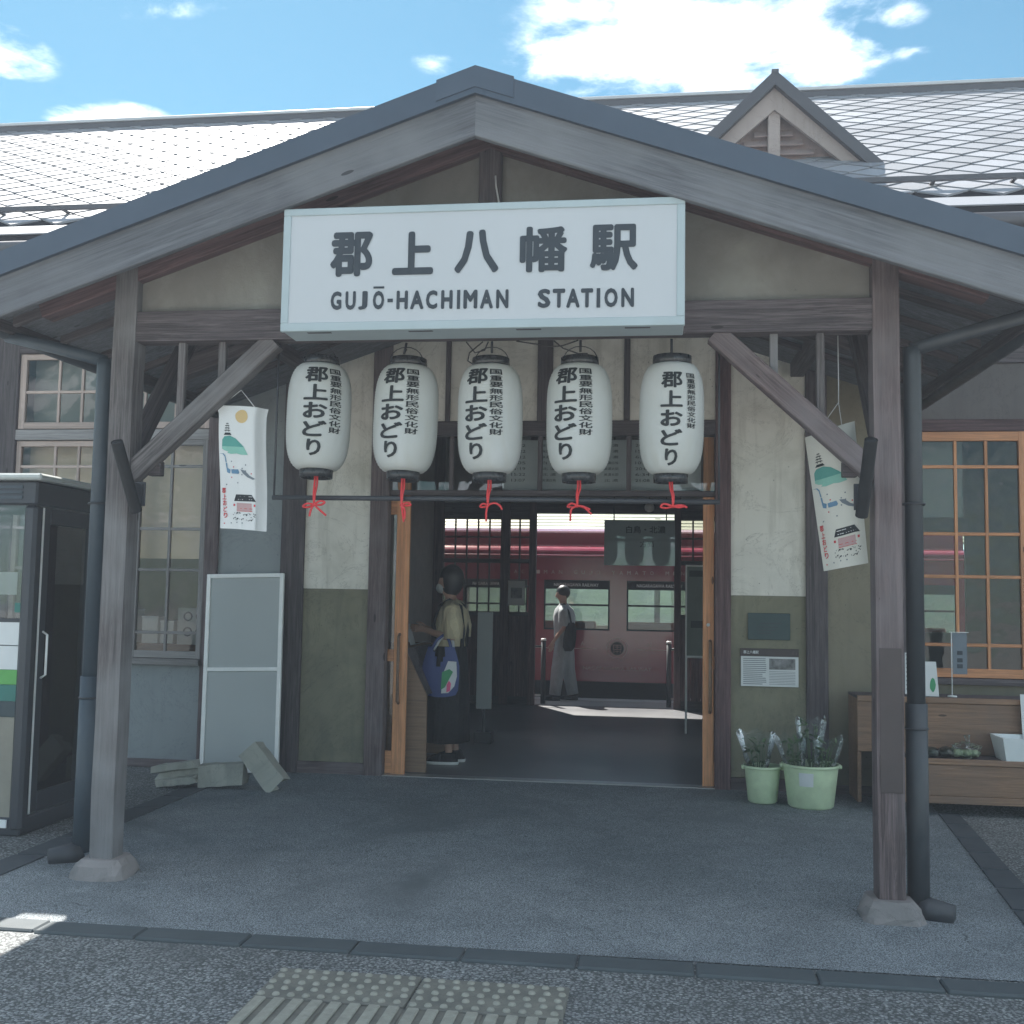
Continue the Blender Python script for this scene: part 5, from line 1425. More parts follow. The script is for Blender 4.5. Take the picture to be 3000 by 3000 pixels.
def taper(bm, x0, x1, y0, y1, z0, z1, ex):
    lo = [(x0 + ex, y0 + ex), (x1 - ex, y0 + ex), (x1 - ex, y1 - ex), (x0 + ex, y1 - ex)]; hi = [(x0, y0), (x1, y0), (x1, y1), (x0, y1)]
    a = [bm.verts.new((p[0], p[1], z0)) for p in lo]; b = [bm.verts.new((p[0], p[1], z1)) for p in hi]
    w_ = 0.02
    c = [bm.verts.new((p[0] + w_ * (1 if i in (0, 3) else -1), p[1] + w_ * (1 if i < 2 else -1), z1)) for i, p in enumerate(hi)]
    d = [bm.verts.new((p[0] + w_ * (1 if i in (0, 3) else -1), p[1] + w_ * (1 if i < 2 else -1), z0 + .02)) for i, p in enumerate(lo)]
    bm.faces.new(a)
    for k in range(4):
        q = (k + 1) % 4
        bm.faces.new((a[k], a[q], b[q], b[k])); bm.faces.new((b[k], b[q], c[q], c[k])); bm.faces.new((c[k], c[q], d[q], d[k]))
    bm.faces.new(d)
taper(bm, -0.24, 0.3, -0.16, 0.15, 0, 0.17, 0.03)
mk('tray', bm, 'styro', sb, (2.68, 8.33, 0.396))
pk = thing('produce_bag', 'crumpled clear bag of pale vegetables on the lower tier', 'bag', (2.24, 8.36, 0.395))
def lump(name, loc, r, mat, parent, seed, amp=0.2, sub=2):
    bm = bmesh.new(); bmesh.ops.create_icosphere(bm, subdivisions=sub, radius=1)
    rg_ = random.Random(seed)
    for v in bm.verts:
        k = 1 + rg_.uniform(-amp, amp); v.co = Vector((v.co.x * r[0] * k, v.co.y * r[1] * k, v.co.z * r[2] * k))
    return mk(name, bm, mat, parent, loc, smooth=False)
lump('film', (2.24, 8.36, 0.455), (0.10, 0.09, 0.055), 'cello', pk, 3, 0.25, 3)
for k in range(5): lump('vegetable', (2.17 + k * 0.033, 8.36 + 0.02 * (k % 2), 0.43), (0.03, 0.05, 0.028), 'bucket', pk, k, 0.08)
tube('bag_knot', [(2.25, 8.36, 0.49), (2.25, 8.36, 0.53), (2.245, 8.36, 0.56)], [0.02, 0.012, 0.025], 'cello', pk, 8)
for k in range(3):
    t_ = thing('produce_pack', ('dark packed produce beside the rain pipe on the lower tier', 'dark packed produce in the middle of the lower tier', 'dark packed produce next to the crumpled bag')[k], 'produce', (1.9 + k * 0.1, 8.36, 0.395), 'packs of dark produce')
    lump('contents', (1.9 + k * 0.1, 8.36, 0.43), (0.045, 0.08, 0.035), 'produce', t_, 20 + k, 0.15)
    lump('film', (1.9 + k * 0.1, 8.36, 0.432), (0.052, 0.088, 0.042), 'cello', t_, 30 + k, 0.12)
fl = thing('table_flag', 'small grey upright flag on a white stand on the upper tier', 'flag', (2.24, 8.62, 0.812))
tube('pole', [(2.215, 8.62, 0.815), (2.215, 8.62, 1.30)], 0.004, 'white', fl, 6); tube('cross_arm', [(2.20, 8.62, 1.30), (2.34, 8.62, 1.30)], 0.003, 'white', fl, 6)
lathe('base', [(0, .0), (0.035, 0), (0.033, 0.01), (0.006, 0.014)], 'white', fl, (2.215, 8.62, 0.813), 18)
box('cloth', 2.222, 2.325, 8.615, 8.618, 0.985, 1.295, 'p_grey', fl, 0)
mk('lettering', flat_text([('足', 2.25, 1.11, 0.045, 0.045), ('湯', 2.25, 1.055, 0.045, 0.045)], 0.01), 'ink_dark', fl, (0, 8.612, 0)) if False else None
for k, z in enumerate((1.13, 1.075, 1.03)): box('printed_mark', 2.253, 2.292, 8.612, 8.6145, z, z + 0.03, 'ink', fl, 0)
cd = thing('price_card', 'pale upright card with a green print on the upper tier', 'card', (2.06, 8.6, 0.812))
prism('sheet', [(1.985, 0.815), (2.115, 0.815), (2.095, 1.075), (2.0, 1.075)], 8.60, 8.604, 'paper', cd)
lump('printed_mark', (2.07, 8.599, 0.90), (0.022, 0.0015, 0.055), 'bag_green', cd, 9, 0.1)
nt_ = thing('paper_notice', 'narrow white paper notice between the post and the rain pipe', 'notice', (1.9, 8.56, 0.83))
box('sheet', 1.86, 1.925, 8.56, 8.563, 0.83, 1.14, 'paper', nt_, 0)
for k in range(9): box('text_line', 1.868, 1.915, 8.5575, 8.56, 1.12 - k * .032, 1.128 - k * .032, 'ink', nt_, 0)
n2_ = thing('paper_notice', 'tilted white notice standing behind the foam box', 'notice', (2.85, 8.44, 0.5))
prism('sheet', [(2.66, 0.50), (2.95, 0.50), (2.95, 0.86), (2.645, 0.86)], 8.44, 8.444, 'paper', n2_)
for k in range(6): box('text_line', 2.68, 2.9, 8.4375, 8.44, 0.80 - k * .04, 0.81 - k * .04, 'print_grey', n2_, 0)

# ================================================================== inside the waiting room
tb = thing('timetable_board', 'grey train timetable board behind the glass over the doorway', 'timetable', (-0.5, 9.2, 2.43))
box('board', -1.33, 0.36, 9.16, 9.19, 2.43, 2.86, 'board_grey', tb, 0.004)
rg_ = random.Random(3)
its = []
times = ['6:34', '7:26', '8:05', '9:12', '10:22', '11:19', '12:22', '13:07', '14:12', '15:22', '16:40', '17:24', '20:01', '21:08']
dest = ['美濃太田', '北 濃', '白 鳥', '美濃白鳥']
for c in range(6):
    for r_ in range(7):
        z = 2.80 - r_ * 0.05
        its.append((rg_.choice(times) if c % 2 == 0 else rg_.choice(dest), -1.25 + c * 0.265, z, 0.12, 0.024))
mk('lettering', flat_text(its, 0.0), 'board_print', tb, (0, 9.156, 0))
hs = thing('hanging_sign', 'grey hanging direction sign inside the waiting room', 'sign', (-0.2, 12.5, 1.9))
box('panel', -0.61, 0.20, 12.5, 12.54, 1.90, 2.42, 'board_grey', hs, 0.004)
box('face_pane', -0.61, 0.20, 12.493, 12.497, 1.90, 2.42, 'glass_clear', hs, 0)
mk('lettering', flat_text([('白鳥・北濃', -0.36, 2.27, 0.45, 0.085), ('方面', -0.2, 2.11, 0.16, 0.07)], 0.015), 'board_print', hs, (0, 12.4985, 0))
for x in (-0.5, 0.1): tube('suspension_rod', [(x, 12.52, 2.42), (x, 12.52, 3.95)], 0.008, 'black_metal', hs, 6)
dk = thing('writing_desk', 'brown wooden writing desk with sloping side just inside the door', 'desk', (-2.3, 9.3, 0))
prism('side_panel', [(-2.30, 0.008), (-1.945, 0.008), (-1.952, 0.66), (-2.155, 1.06), (-2.30, 1.06)], 9.17, 9.20, 'wood_desk', dk)
prism('side_panel', [(-2.60, 0.008), (-1.945, 0.008), (-1.952, 0.66), (-2.155, 1.06), (-2.60, 1.06)], 10.3, 10.33, 'wood_desk', dk)
bm = bmesh.new(); quad(bm, [(-1.96, 9.2, 0.655), (-2.155, 9.2, 1.05), (-2.155, 10.3, 1.05), (-1.96, 10.3, 0.655)]); mk('sloping_top', bm, 'wood_dark', dk)
es = thing('poster_stand', 'white-framed grey-green poster stand behind the right door edge', 'poster stand', (0.5, 12.5, 0))
box('frame', 0.318, 0.85, 12.5, 12.53, 0.86, 1.915, 'alu', es, 0.004); box('poster', 0.335, 0.83, 12.494, 12.4995, 0.885, 1.895, 'green_poster', es, 0)
for x in (0.33, 0.83): box('leg', x - .012, x + .012, 12.505, 12.525, 0.008, 0.86, 'alu', es, 0.002)
box('printed_mark', 0.38, 0.6, 12.490, 12.4935, 1.2, 1.28, 'board_print', es, 0); box('printed_heading', 0.36, 0.8, 12.490, 12.4935, 1.78, 1.85, 'board_print', es, 0)
wp = thing('wall_poster', 'small white poster on the rear timber post', 'poster', (-1.98, BY - .05, 1.6))
box('sheet', -2.10, -1.86, BY - 0.056, BY - 0.053, 1.40, 1.75, 'paper', wp, 0); box('picture', -2.06, -1.9, BY - 0.059, BY - 0.0565, 1.5, 1.65, 'photo', wp, 0)
lr = thing('leaflet_rack', 'pale grey leaflet rack standing behind the woman', 'rack', (-1.75, 11.2, 0))
o = box('panel', -1.86, -1.70, 11.2, 11.23, 0.35, 1.35, 'grey_panel', lr, 0.004); box('base', -1.86, -1.68, 11.1, 11.3, 0.008, 0.12, 'booth', lr, 0.004); box('upright', -1.79, -1.76, 11.2, 11.23, 0.12, 0.35, 'booth', lr, 0.002)
lampo = thing('globe_lamp', 'small round globe lamp on the dark ceiling inside', 'lamp', (0.0, 13.2, 2.6))
lump('globe', (-0.1, 13.2, 2.63), (0.06, 0.06, 0.06), 'shade_lamp', lampo, 1, 0.0, 3); tube('stem', [(-0.1, 13.2, 2.68), (-0.1, 13.2, 3.95)], 0.008, 'black_metal', lampo, 6)
# in the side rooms
cb_ = thing('office_counter', 'low office counter with papers seen through the left window', 'counter', (-4.4, 9.9, 0))
box('top', -5.6, -3.6, 9.6, 10.2, 0.98, 1.02, 'wood_shelf', cb_, 0.004); box('front', -5.6, -3.6, 9.62, 9.65, 0.02, 0.98, 'wood_shelf', cb_, 0)
nb_ = thing('display_card', 'grey display card with round pictures inside the left window', 'card', (-4.2, 9.5, 1.0))
box('sheet', -4.42, -3.98, 9.60, 9.61, 1.021, 1.36, 'grey_panel', nb_, 0)
for k in range(5):
    lathe('printed_ring', [(0.03, 0), (0.045, 0)], 'ink', nb_, (-4.32 + 0.12 * (k % 3), 9.597, 1.28 - 0.14 * (k // 3)), 16).rotation_euler = (R(90), 0, 0)
for k, (xx, w_, hh) in enumerate(((-4.75, .16, .24), (-4.58, .13, .2), (-4.95, .1, .3))):
    t_ = thing('paper_box', ('white paper box on the office counter behind the sash stile', 'low white box on the office counter beside the display card', 'tall narrow white box on the office counter behind the booth')[k], 'box', (xx, 9.8, 1.02), 'boxes on the office counter')
    box('carton', xx - w_ / 2, xx + w_ / 2, 9.72, 9.9, 1.021, 1.02 + hh, 'paper', t_, 0.004); box('lid', xx - w_ / 2 - .004, xx + w_ / 2 + .004, 9.715, 9.905, 1.02 + hh, 1.035 + hh, 'white', t_, 0.002)

# ================================================================== platform, train, far side
tag(box('platform', -40, 40, BY + 0.06, 16.65, -0.9, 0.0, 'platform', None, 0), kind='structure')
tag(box('platform_sun_strip', -40, 40, 16.30, 16.64, 0.0, 0.005, 'white', None, 0), kind='structure')  # white strip standing in for sunlight on the platform
sheet('track_bed', [(-60, 16.65), (60, 16.65), (60, 61), (-60, 61)], -0.9, 'asphalt')
pc = thing('platform_canopy', 'dark platform canopy on timber posts behind the station', 'canopy', (0, 16, 0))
box('roof_deck', -12, 10, BY + 0.1, 16.25, 2.92, 2.98, 'soffit', pc, 0)
for k in range(10): beam('canopy_rafter', (-11 + k * 2.2, BY + .1, 2.87), (-11 + k * 2.2, 16.2, 2.84), 0.06, 0.09, 'wood_dark', pc)
def bollard(label, x):
    o = thing('gate_post', label, 'post', (x, 15.6, 0), 'dark gate posts at the platform exit')
    tube('shaft', [(x, 15.6, 0), (x, 15.6, 0.9)], 0.035, 'black_metal', o, 12); tube('cap', [(x, 15.6, 0.9), (x, 15.6, 0.93)], [0.045, 0.03], 'alu', o, 12)
    tube('side_rail', [(x, 15.6, 0.12), (x + (0.5 if x > 0 else -0.5), 15.6, 0.12)], 0.015, 'alu', o, 8)
    tube('top_rail', [(x, 15.6, 0.82), (x + (0.5 if x > 0 else -0.5), 15.6, 0.80)], 0.015, 'black_metal', o, 8)
bollard('black gate post on the right of the platform exit', 0.17); bollard('black gate post on the left of the platform exit', -1.62)

tr = thing('train', 'maroon diesel railcar standing at the platform beyond the waiting room', 'train', (-2, 17.6, 0))
TY = 16.86
def tbox(n, x0, x1, z0, z1, mat='train_red', y0=TY, y1=TY + 0.06, parent=None): return box(n, x0, x1, y0, y1, z0, z1, mat, parent or tr, 0)
T0, T1 = -12.0, 4.6
tbox('side_panel', T0, T1, 0.24, 1.04); tbox('side_panel', T0, T1, 1.785, 2.15)
wx = [-0.455 - 1.287 * k for k in range(-3, 9)]
wx = sorted(w_ for w_ in wx if T0 < w_ < T1 - 1.1)
prevx = T0
for w_ in wx:
    tbox('pillar', prevx, w_, 1.04, 1.785)
    prevx = w_ + 1.0
tbox('pillar', prevx, T1, 1.04, 1.785)
for w_ in wx:
    wd = bpy.data.objects.new('window', None); place(wd, tr, (w_ + .5, TY, 1.04))
    box('pane', w_, w_ + 1.0, TY + 0.02, TY + 0.026, 1.04, 1.785, 'glass_train', wd, 0)
    box('header', w_, w_ + 1.0, TY + 0.008, TY + 0.014, 1.66, 1.785, 'train_dark', wd, 0)
    box('sash_bar', w_, w_ + 1.0, TY + 0.006, TY + 0.03, 1.40, 1.43, 'train_dark', wd, 0)
    for a in ((w_ - .012, w_ + .012, 1.03, 1.795), (w_ + .988, w_ + 1.012, 1.03, 1.795)): box('gasket', a[0], a[1], TY - 0.004, TY + 0.03, a[2], a[3], 'train_dark', wd, 0.003)
    for a in ((w_ - .012, w_ + 1.012, 1.026, 1.05), (w_ - .012, w_ + 1.012, 1.775, 1.799)): box('gasket', a[0], a[1], TY - 0.0035, TY + 0.029, a[2], a[3], 'train_dark', wd, 0.003)
    if -4.6 < w_ < 0.9: mk('lettering', flat_text([('NAGARAGAWA RAILWAY', w_ + 0.14, 1.70, 0.70, 0.052)], 0.03), 'white', wd, (0, TY + 0.005, 0))
# roof: rounded shoulder, then the upper roof set back
bm = bmesh.new()
prof = [(0.0, 2.15), (-0.03, 2.16), (-0.03, 2.185), (0.0, 2.2), (0.008, 2.225), (0.03, 2.26), (0.07, 2.295), (0.13, 2.325), (0.2, 2.342), (0.29, 2.352), (0.30, 2.37), (0.31, 2.56), (0.33, 2.585), (0.5, 2.63), (0.9, 2.66), (1.4, 2.66)]
ra = [bm.verts.new((T0 + 3.7, y, z)) for y, z in prof]; rb = [bm.verts.new((T1 + 3.7, y, z)) for y, z in prof]
for k in range(len(prof) - 1): bm.faces.new((ra[k], rb[k], rb[k + 1], ra[k + 1]))
mk('roof', bm, 'train_red', tr, (-3.7, TY, 0))
box('far_side', T0, T1, TY + 2.7, TY + 2.75, 0.24, 1.04, 'wall_cream', tr, 0); box('far_side', T0, T1, TY + 2.7, TY + 2.75, 1.75, 2.6, 'wall_cream', tr, 0)
box('floor', T0, T1, TY + 0.06, TY + 2.7, 0.24, 0.30, 'wall_inner', tr, 0); box('ceiling', T0, T1, TY + 0.3, TY + 2.7, 2.34, 2.36, 'wall_cream', tr, 0)
box('underframe', T0, T1, TY + 0.05, TY + 2.6, -0.75, 0.237, 'train_dark', tr, 0); box('skirt', T0, T1, TY + 0.01, TY + 0.05, -0.5, 0.239, 'train_dark', tr, 0)
for k in range(9):
    box('seat_back', T0 + 1 + 1.75 * k, T0 + 2.3 + 1.75 * k, TY + 0.16, TY + 0.3, 0.7, 1.16, 'orange_seat', tr, 0.02)
for z in (0.742,):
    tbox('stripe', T0, -0.92, z - .004, z + .004, 'train_gold', TY - 0.003, TY - 0.001); tbox('stripe', -0.30, T1, z - .004, z + .004, 'train_gold', TY - 0.003, TY - 0.001)
mk('lettering', flat_text([('N', -3.4, .79, .05, .06), ('A', -2.3, .79, .05, .06), ('A', -1.17, .79, .055, .06), ('N', -0.14, .79, .055, .06), ('A', 0.26, .79, .055, .06)], 0.0), 'train_gold', tr, (0, TY - 0.003, 0))
mk('lettering', flat_text([('NAGARAGAWA RAILWAY', -1.13, 0.42, 1.05, 0.055)], 0.0), 'train_gold', tr, (0, TY - 0.003, 0))
up = [(ch, -2.35 + 0.118 * k, 1.895, 0.05, 0.055) for k, ch in enumerate('HACHIMAN·GUJO·YAMATO·MINO') if ch not in ' ·']
mk('lettering', flat_text(up, -0.004), 'train_gold', tr, (0, TY - 0.003, 0))
em = bpy.data.objects.new('emblem', None); place(em, tr, (-0.608, TY, 0.754))
def ring(n, r0, r1, mat, dy):
    bm = bmesh.new(); q = 40
    a = [bm.verts.new((r0 * math.cos(6.2832 * k / q), 0, r0 * math.sin(6.2832 * k / q))) for k in range(q)]; b = [bm.verts.new((r1 * math.cos(6.2832 * k / q), 0, r1 * math.sin(6.2832 * k / q))) for k in range(q)]
    for k in range(q): bm.faces.new((a[k], a[(k + 1) % q], b[(k + 1) % q], b[k]))
    mk(n, bm, mat, em, (-0.608, TY + dy, 0.754))
ring('outer_ring', 0.150, 0.163, 'train_gold', -0.003); ring('inner_ring', 0.100, 0.128, 'train_gold', -0.003); ring('disc', 0.001, 0.100, 'train_dark', -0.002)
for a in ((-.065, .065, .045, .058), (-.065, -.052, -.02, .058), (.052, .065, -.02, .058), (-.04, .04, .018, .028), (-.065, .065, -.022, -.011), (-.006, .006, -.02, .05), (-.055, -.042, -.065, -.03), (.042, .055, -.065, -.03), (-.03, .03, -.05, -.04), (-.006, .006, -.075, -.03)):
    box('emblem_stroke', -0.608 + a[0], -0.608 + a[1], TY - 0.005, TY - 0.0035, 0.754 + a[2], 0.754 + a[3], 'train_gold', em, 0)
# far platform shelter with a pale corrugated roof
fs_ = thing('far_shelter', 'pale corrugated roof of the far platform shelter above the train', 'shelter', (0, 23, 0))
for k in range(14):
    z = 2.72 + k * 0.075
    beam('roof_corrugation', (-14, 21.6 + k * 0.16, z), (14, 21.6 + k * 0.16, z), 0.15, 0.05, 'corrugated', fs_, up=(0, -0.45, 1), bev=0.008)
for x in (-12, -8, -4, 0, 4, 8, 12): beam('shelter_post', (x, 22.6, -0.9), (x, 22.6, 3.2), 0.12, 0.12, 'ridge', fs_, up=(1, 0, 0))
bm = bmesh.new()
hv = []
for i in range(33):
    x = -88 + 5.5 * i
    hv.append((bm.verts.new((x, 60, -1)), bm.verts.new((x, 70, 3.4 + .8 * math.sin(i * .7) + .5 * math.sin(i * 1.9))), bm.verts.new((x, 85, 5.4 + .9 * math.sin(i * .5 + 1)))))
for a, b in zip(hv, hv[1:]):
    bm.faces.new((a[0], b[0], b[1], a[1])); bm.faces.new((a[1], b[1], b[2], a[2]))
tag(mk('hillside', bm, 'hill', None, smooth=True), kind='structure')

# ================================================================== people
def skin_mesh(verts, edges, radii, mat, root=0):
    me = bpy.data.meshes.new('body'); me.from_pydata([Vector(v) for v in verts], edges, [])
    ob = bpy.data.objects.new('body', me); COL.objects.link(ob)
    sk = ob.modifiers.new('skin', 'SKIN'); sk.use_smooth_shade = True
    for i, r_ in enumerate(radii):
        d = me.skin_vertices[0].data[i]; d.radius = (r_, r_) if not isinstance(r_, tuple) else r_; d.use_root = (i == root)
    ss = ob.modifiers.new('sub', 'SUBSURF'); ss.levels = 2; ss.render_levels = 2
    dg = bpy.context.evaluated_depsgraph_get()
    out = bpy.data.meshes.new_from_object(ob.evaluated_get(dg))
    bpy.data.objects.remove(ob)
    out.materials.clear(); out.materials.append(M[mat])
    for p in out.polygons: p.use_smooth = True
    return out
class Skel:
    def __init__(s): s.v = []; s.e = []; s.r = []
    def add(s, p, r_, par=None):
        s.v.append(p); s.r.append(r_); i = len(s.v) - 1
        if par is not None: s.e.append((par, i))
        return i
    def chain(s, par, pts):
        for p, r_ in pts: par = s.add(p, r_, par)
        return par
    def hand(s, wrist, d, side, up, k=1.0):
        """five fingers from a palm; d = pointing direction, side = thumb side"""
        d = Vector(d).normalized(); sd = Vector(side).normalized(); u = Vector(up).normalized()
        w0 = Vector(s.v[wrist])
        palm = s.add(tuple(w0 + d * 0.05 * k), 0.028 * k, wrist)
        kn = s.add(tuple(w0 + d * 0.085 * k), 0.027 * k, palm)
        for q, (o_, L) in enumerate(((0.027, .075), (0.009, .085), (-0.009, .08), (-0.027, .062))):
            b_ = w0 + d * 0.095 * k + sd * o_ * k
            a = s.add(tuple(b_), 0.0095 * k, kn); a = s.add(tuple(b_ + d * L * .55 * k - u * 0.012 * k), 0.0088 * k, a); s.add(tuple(b_ + d * L * .85 * k - u * 0.038 * k), 0.0075 * k, a)
        a = s.add(tuple(w0 + d * 0.045 * k + sd * 0.036 * k), 0.011 * k, palm); a = s.add(tuple(w0 + d * 0.08 * k + sd * 0.056 * k - u * .01 * k), 0.0095 * k, a); s.add(tuple(w0 + d * 0.105 * k + sd * 0.056 * k - u * .022 * k), 0.008 * k, a)
# --- woman reading at the desk, facing left
wy = 9.75
wo = thing('person', 'person in cream blouse and long black skirt reading at the desk', 'person', (-1.87, wy, 0))
s = Skel()
pel = s.add((-1.86, wy, 0.92), (0.15, 0.115))
sp = s.chain(pel, [((-1.87, wy, 1.08), (0.125, 0.10)), ((-1.86, wy, 1.26), (0.135, 0.11)), ((-1.845, wy, 1.39), (0.13, 0.10))])
nk = s.chain(sp, [((-1.865, wy, 1.475), 0.055), ((-1.885, wy, 1.535), 0.055)])
hd = s.chain(nk, [((-1.895, wy, 1.60), (0.082, 0.088)), ((-1.885, wy, 1.67), (0.085, 0.095)), ((-1.875, wy, 1.73), (0.066, 0.075))])
s.chain(hd - 2, [((-1.985, wy, 1.607), 0.018), ((-2.003, wy, 1.60), 0.011)])     # nose
s.chain(hd - 2, [((-1.955, wy, 1.545), 0.03)])                                     # chin
for sy in (-1, 1):
    s.chain(hd - 2, [((-1.87, wy + sy * .088, 1.625), 0.016)])                     # ears
    shd = s.chain(sp, [((-1.84, wy + sy * .155, 1.405), 0.055)])
    el = s.chain(shd, [((-1.80, wy + sy * .20, 1.27), 0.045), ((-1.80, wy + sy * .205, 1.135), 0.037)])
    wr_ = s.chain(el, [((-1.95, wy + sy * .15, 1.165), 0.033), ((-2.08, wy + sy * .09, 1.20), 0.025)])
    s.hand(wr_, (-1, -sy * .25, .12), (0, -sy * .2, 1), (0, sy, 0))
    hip = s.chain(pel, [((-1.855, wy + sy * .085, 0.84), 0.085)])
    s.chain(hip, [((-1.88, wy + sy * .09, 0.50), 0.062), ((-1.855, wy + sy * .09, 0.30), 0.05), ((-1.84 + (sy > 0) * .03, wy + sy * .09, 0.10), 0.036), ((-1.90 + (sy > 0) * .03, wy + sy * .09, 0.045), 0.03), ((-1.985 + (sy > 0) * .03, wy + sy * .09, 0.035), 0.022)])
mkm('body', skin_mesh(s.v, s.e, s.r, 'skin'), None, wo, (0, 0, 0))
def wl_(nm_, rings, mat, **kw): return loft(nm_, [(cx, cy, z, rx, ry) for cx, cy, z, rx, ry in rings], mat, wo, (0, 0, 0), **kw)
wl_('blouse', [(-1.865, wy, 1.02, .135, .175), (-1.87, wy, 1.12, .135, .17), (-1.86, wy, 1.28, .15, .185), (-1.85, wy, 1.39, .125, .19), (-1.86, wy, 1.45, .085, .12), (-1.868, wy, 1.485, .062, .068)], 'cream_cloth', n=24, caps=False)
for sy in (-1, 1):
    tube('sleeve', [(-1.845, wy + sy * .13, 1.425), (-1.825, wy + sy * .185, 1.36), (-1.80, wy + sy * .215, 1.24), (-1.80, wy + sy * .212, 1.135)], [0.075, 0.088, 0.092, 0.085], 'cream_cloth', wo, 16)
    tube('pinafore_strap', [(-1.96, wy + sy * .10, 1.08), (-2.005, wy + sy * .10, 1.25), (-1.95, wy + sy * .10, 1.42), (-1.86, wy + sy * .11, 1.475), (-1.76, wy + sy * .1, 1.42), (-1.73, wy + sy * .1, 1.2), (-1.74, wy + sy * .1, 1.05)], 0.018, 'black_cloth', wo, 8)
wl_('skirt', [(-1.87, wy, 1.06, .15, .18), (-1.875, wy, 0.95, .172, .20), (-1.885, wy, 0.7, .195, .225), (-1.89, wy, 0.42, .205, .24), (-1.89, wy, 0.205, .21, .25), (-1.89, wy, 0.21, .20, .24)], 'black_cloth', n=42, caps=False, wob=0.03)
# hair: bob with the face left open
bm = bmesh.new(); bmesh.ops.create_uvsphere(bm, u_segments=22, v_segments=16, radius=1)
kill = []
for v in bm.verts:
    z = v.co.z
    v.co = Vector((v.co.x * .115 - 1.865, v.co.y * .112 + wy, v.co.z * (.125 if z > 0 else .17) + 1.675))
for f in list(bm.faces):
    c = f.calc_center_median()
    if (c.x < -1.93 and c.z < 1.68) or c.z < 1.52: kill.append(f)
bmesh.ops.delete(bm, geom=kill, context='FACES')
mk('hair', bm, 'hair', wo, smooth=True)
bm = bmesh.new(); bmesh.ops.create_uvsphere(bm, u_segments=14, v_segments=10, radius=1)
for v in bm.verts: v.co = Vector((v.co.x * .05 - 1.96, v.co.y * .07 + wy, v.co.z * .052 + 1.585))
mk('face_mask', bm, 'white_cloth', wo, smooth=True)
for sy in (-1, 1):
    x0 = -1.905 + (sy > 0) * .03
    loft('shoe', [(x0, wy + sy * .09, 0.028, .15, .048), (x0, wy + sy * .09, 0.05, .148, .048), (x0 + .02, wy + sy * .09, 0.085, .11, .045), (x0 + .055, wy + sy * .09, 0.115, .06, .042)], 'black_cloth', wo, (0, 0, 0), 20)
    loft('shoe_sole', [(x0, wy + sy * .09, 0.008, .15, .05), (x0 + .002, wy + sy * .09, 0.034, .156, .052)], 'rubber', wo, (0, 0, 0), 20)
bg_ = thing('tote_bag', 'blue tote bag with green and pink print hanging from her elbow', 'bag', (-1.9, wy - .27, 0.62))
by_ = wy - 0.27
def bag_pt(u, v, f):   # u -1..1, v 0..1
    w_ = 0.155 + 0.012 * math.sin(v * 3) - 0.05 * max(0, v - .62) * 2
    th_ = 0.035 * (1 - abs(u) ** 3) * (1 - v * .5)
    return Vector((u * w_ * (1 - .12 * (v < .08)), -th_ if f else th_, v * 0.44 + 0.02 * u * u * (1 - v)))
bm = bmesh.new()
for f in (0, 1):
    g_ = [[bm.verts.new(bag_pt(-1 + 2 * i / 14, j / 10, f)) for i in range(15)] for j in range(11)]
    for j in range(10):
        for i in range(14):
            u = -1 + 2 * (i + .5) / 14; v = (j + .5) / 10
            if v > 0.62 and abs(u + .1) < 0.45 * (v - .5) / .5: continue
            bm.faces.new((g_[j][i], g_[j][i + 1], g_[j + 1][i + 1], g_[j + 1][i]))
mk('sack', bm, 'bag_blue', bg_, (-1.895, by_, 0.62), smooth=True)
def patch(nm, pts, mat, dy):
    bm = bmesh.new(); bm.faces.new([bm.verts.new(bag_pt(u, v, 1) + Vector((0, dy, 0))) for u, v in pts]); mk(nm, bm, mat, bg_, (-1.895, by_, 0.62))
patch('printed_panel', [(0.1, .08), (.5, .08), (.8, .2), (.9, .4), (.9, .7), (.45, .72), (.15, .45)], 'bag_white', -0.012)
patch('printed_panel', [(0.08, .15), (.3, .2), (.5, .35), (.7, .5), (.5, .56), (.12, .5)], 'bag_green', -0.016)
patch('printed_panel', [(0.4, .1), (.6, .12), (.62, .27), (.5, .33), (.4, .25)], 'bag_pink', -0.019)
tube('strap', [(-1.985, by_, 1.03), (-1.94, by_ + .01, 1.12), (-1.87, by_ + .05, 1.175), (-1.83, by_ + .03, 1.11), (-1.80, by_, 1.03)], 0.014, 'bag_blue', bg_, 8)
tube('strap', [(-1.97, by_ + .03, 1.03), (-1.92, by_ + .05, 1.12), (-1.85, by_ + .09, 1.178), (-1.80, by_ + .06, 1.10), (-1.79, by_ + .03, 1.03)], 0.012, 'bag_white', bg_, 8)
pp = thing('leaflet', 'grey folded leaflet held in both hands over the desk', 'leaflet', (-2.2, wy, 1.15))
bm = bmesh.new(); quad(bm, [(-2.27, wy - .12, 1.25), (-2.21, wy - .12, 1.06), (-2.21, wy + .1, 1.06), (-2.27, wy + .1, 1.25)]); mk('cover', bm, 'grey_panel', pp)
bm = bmesh.new(); quad(bm, [(-2.21, wy - .12, 1.06), (-2.08, wy - .13, 1.10), (-2.08, wy + .09, 1.10), (-2.21, wy + .1, 1.06)]); mk('page', bm, 'paper', pp)

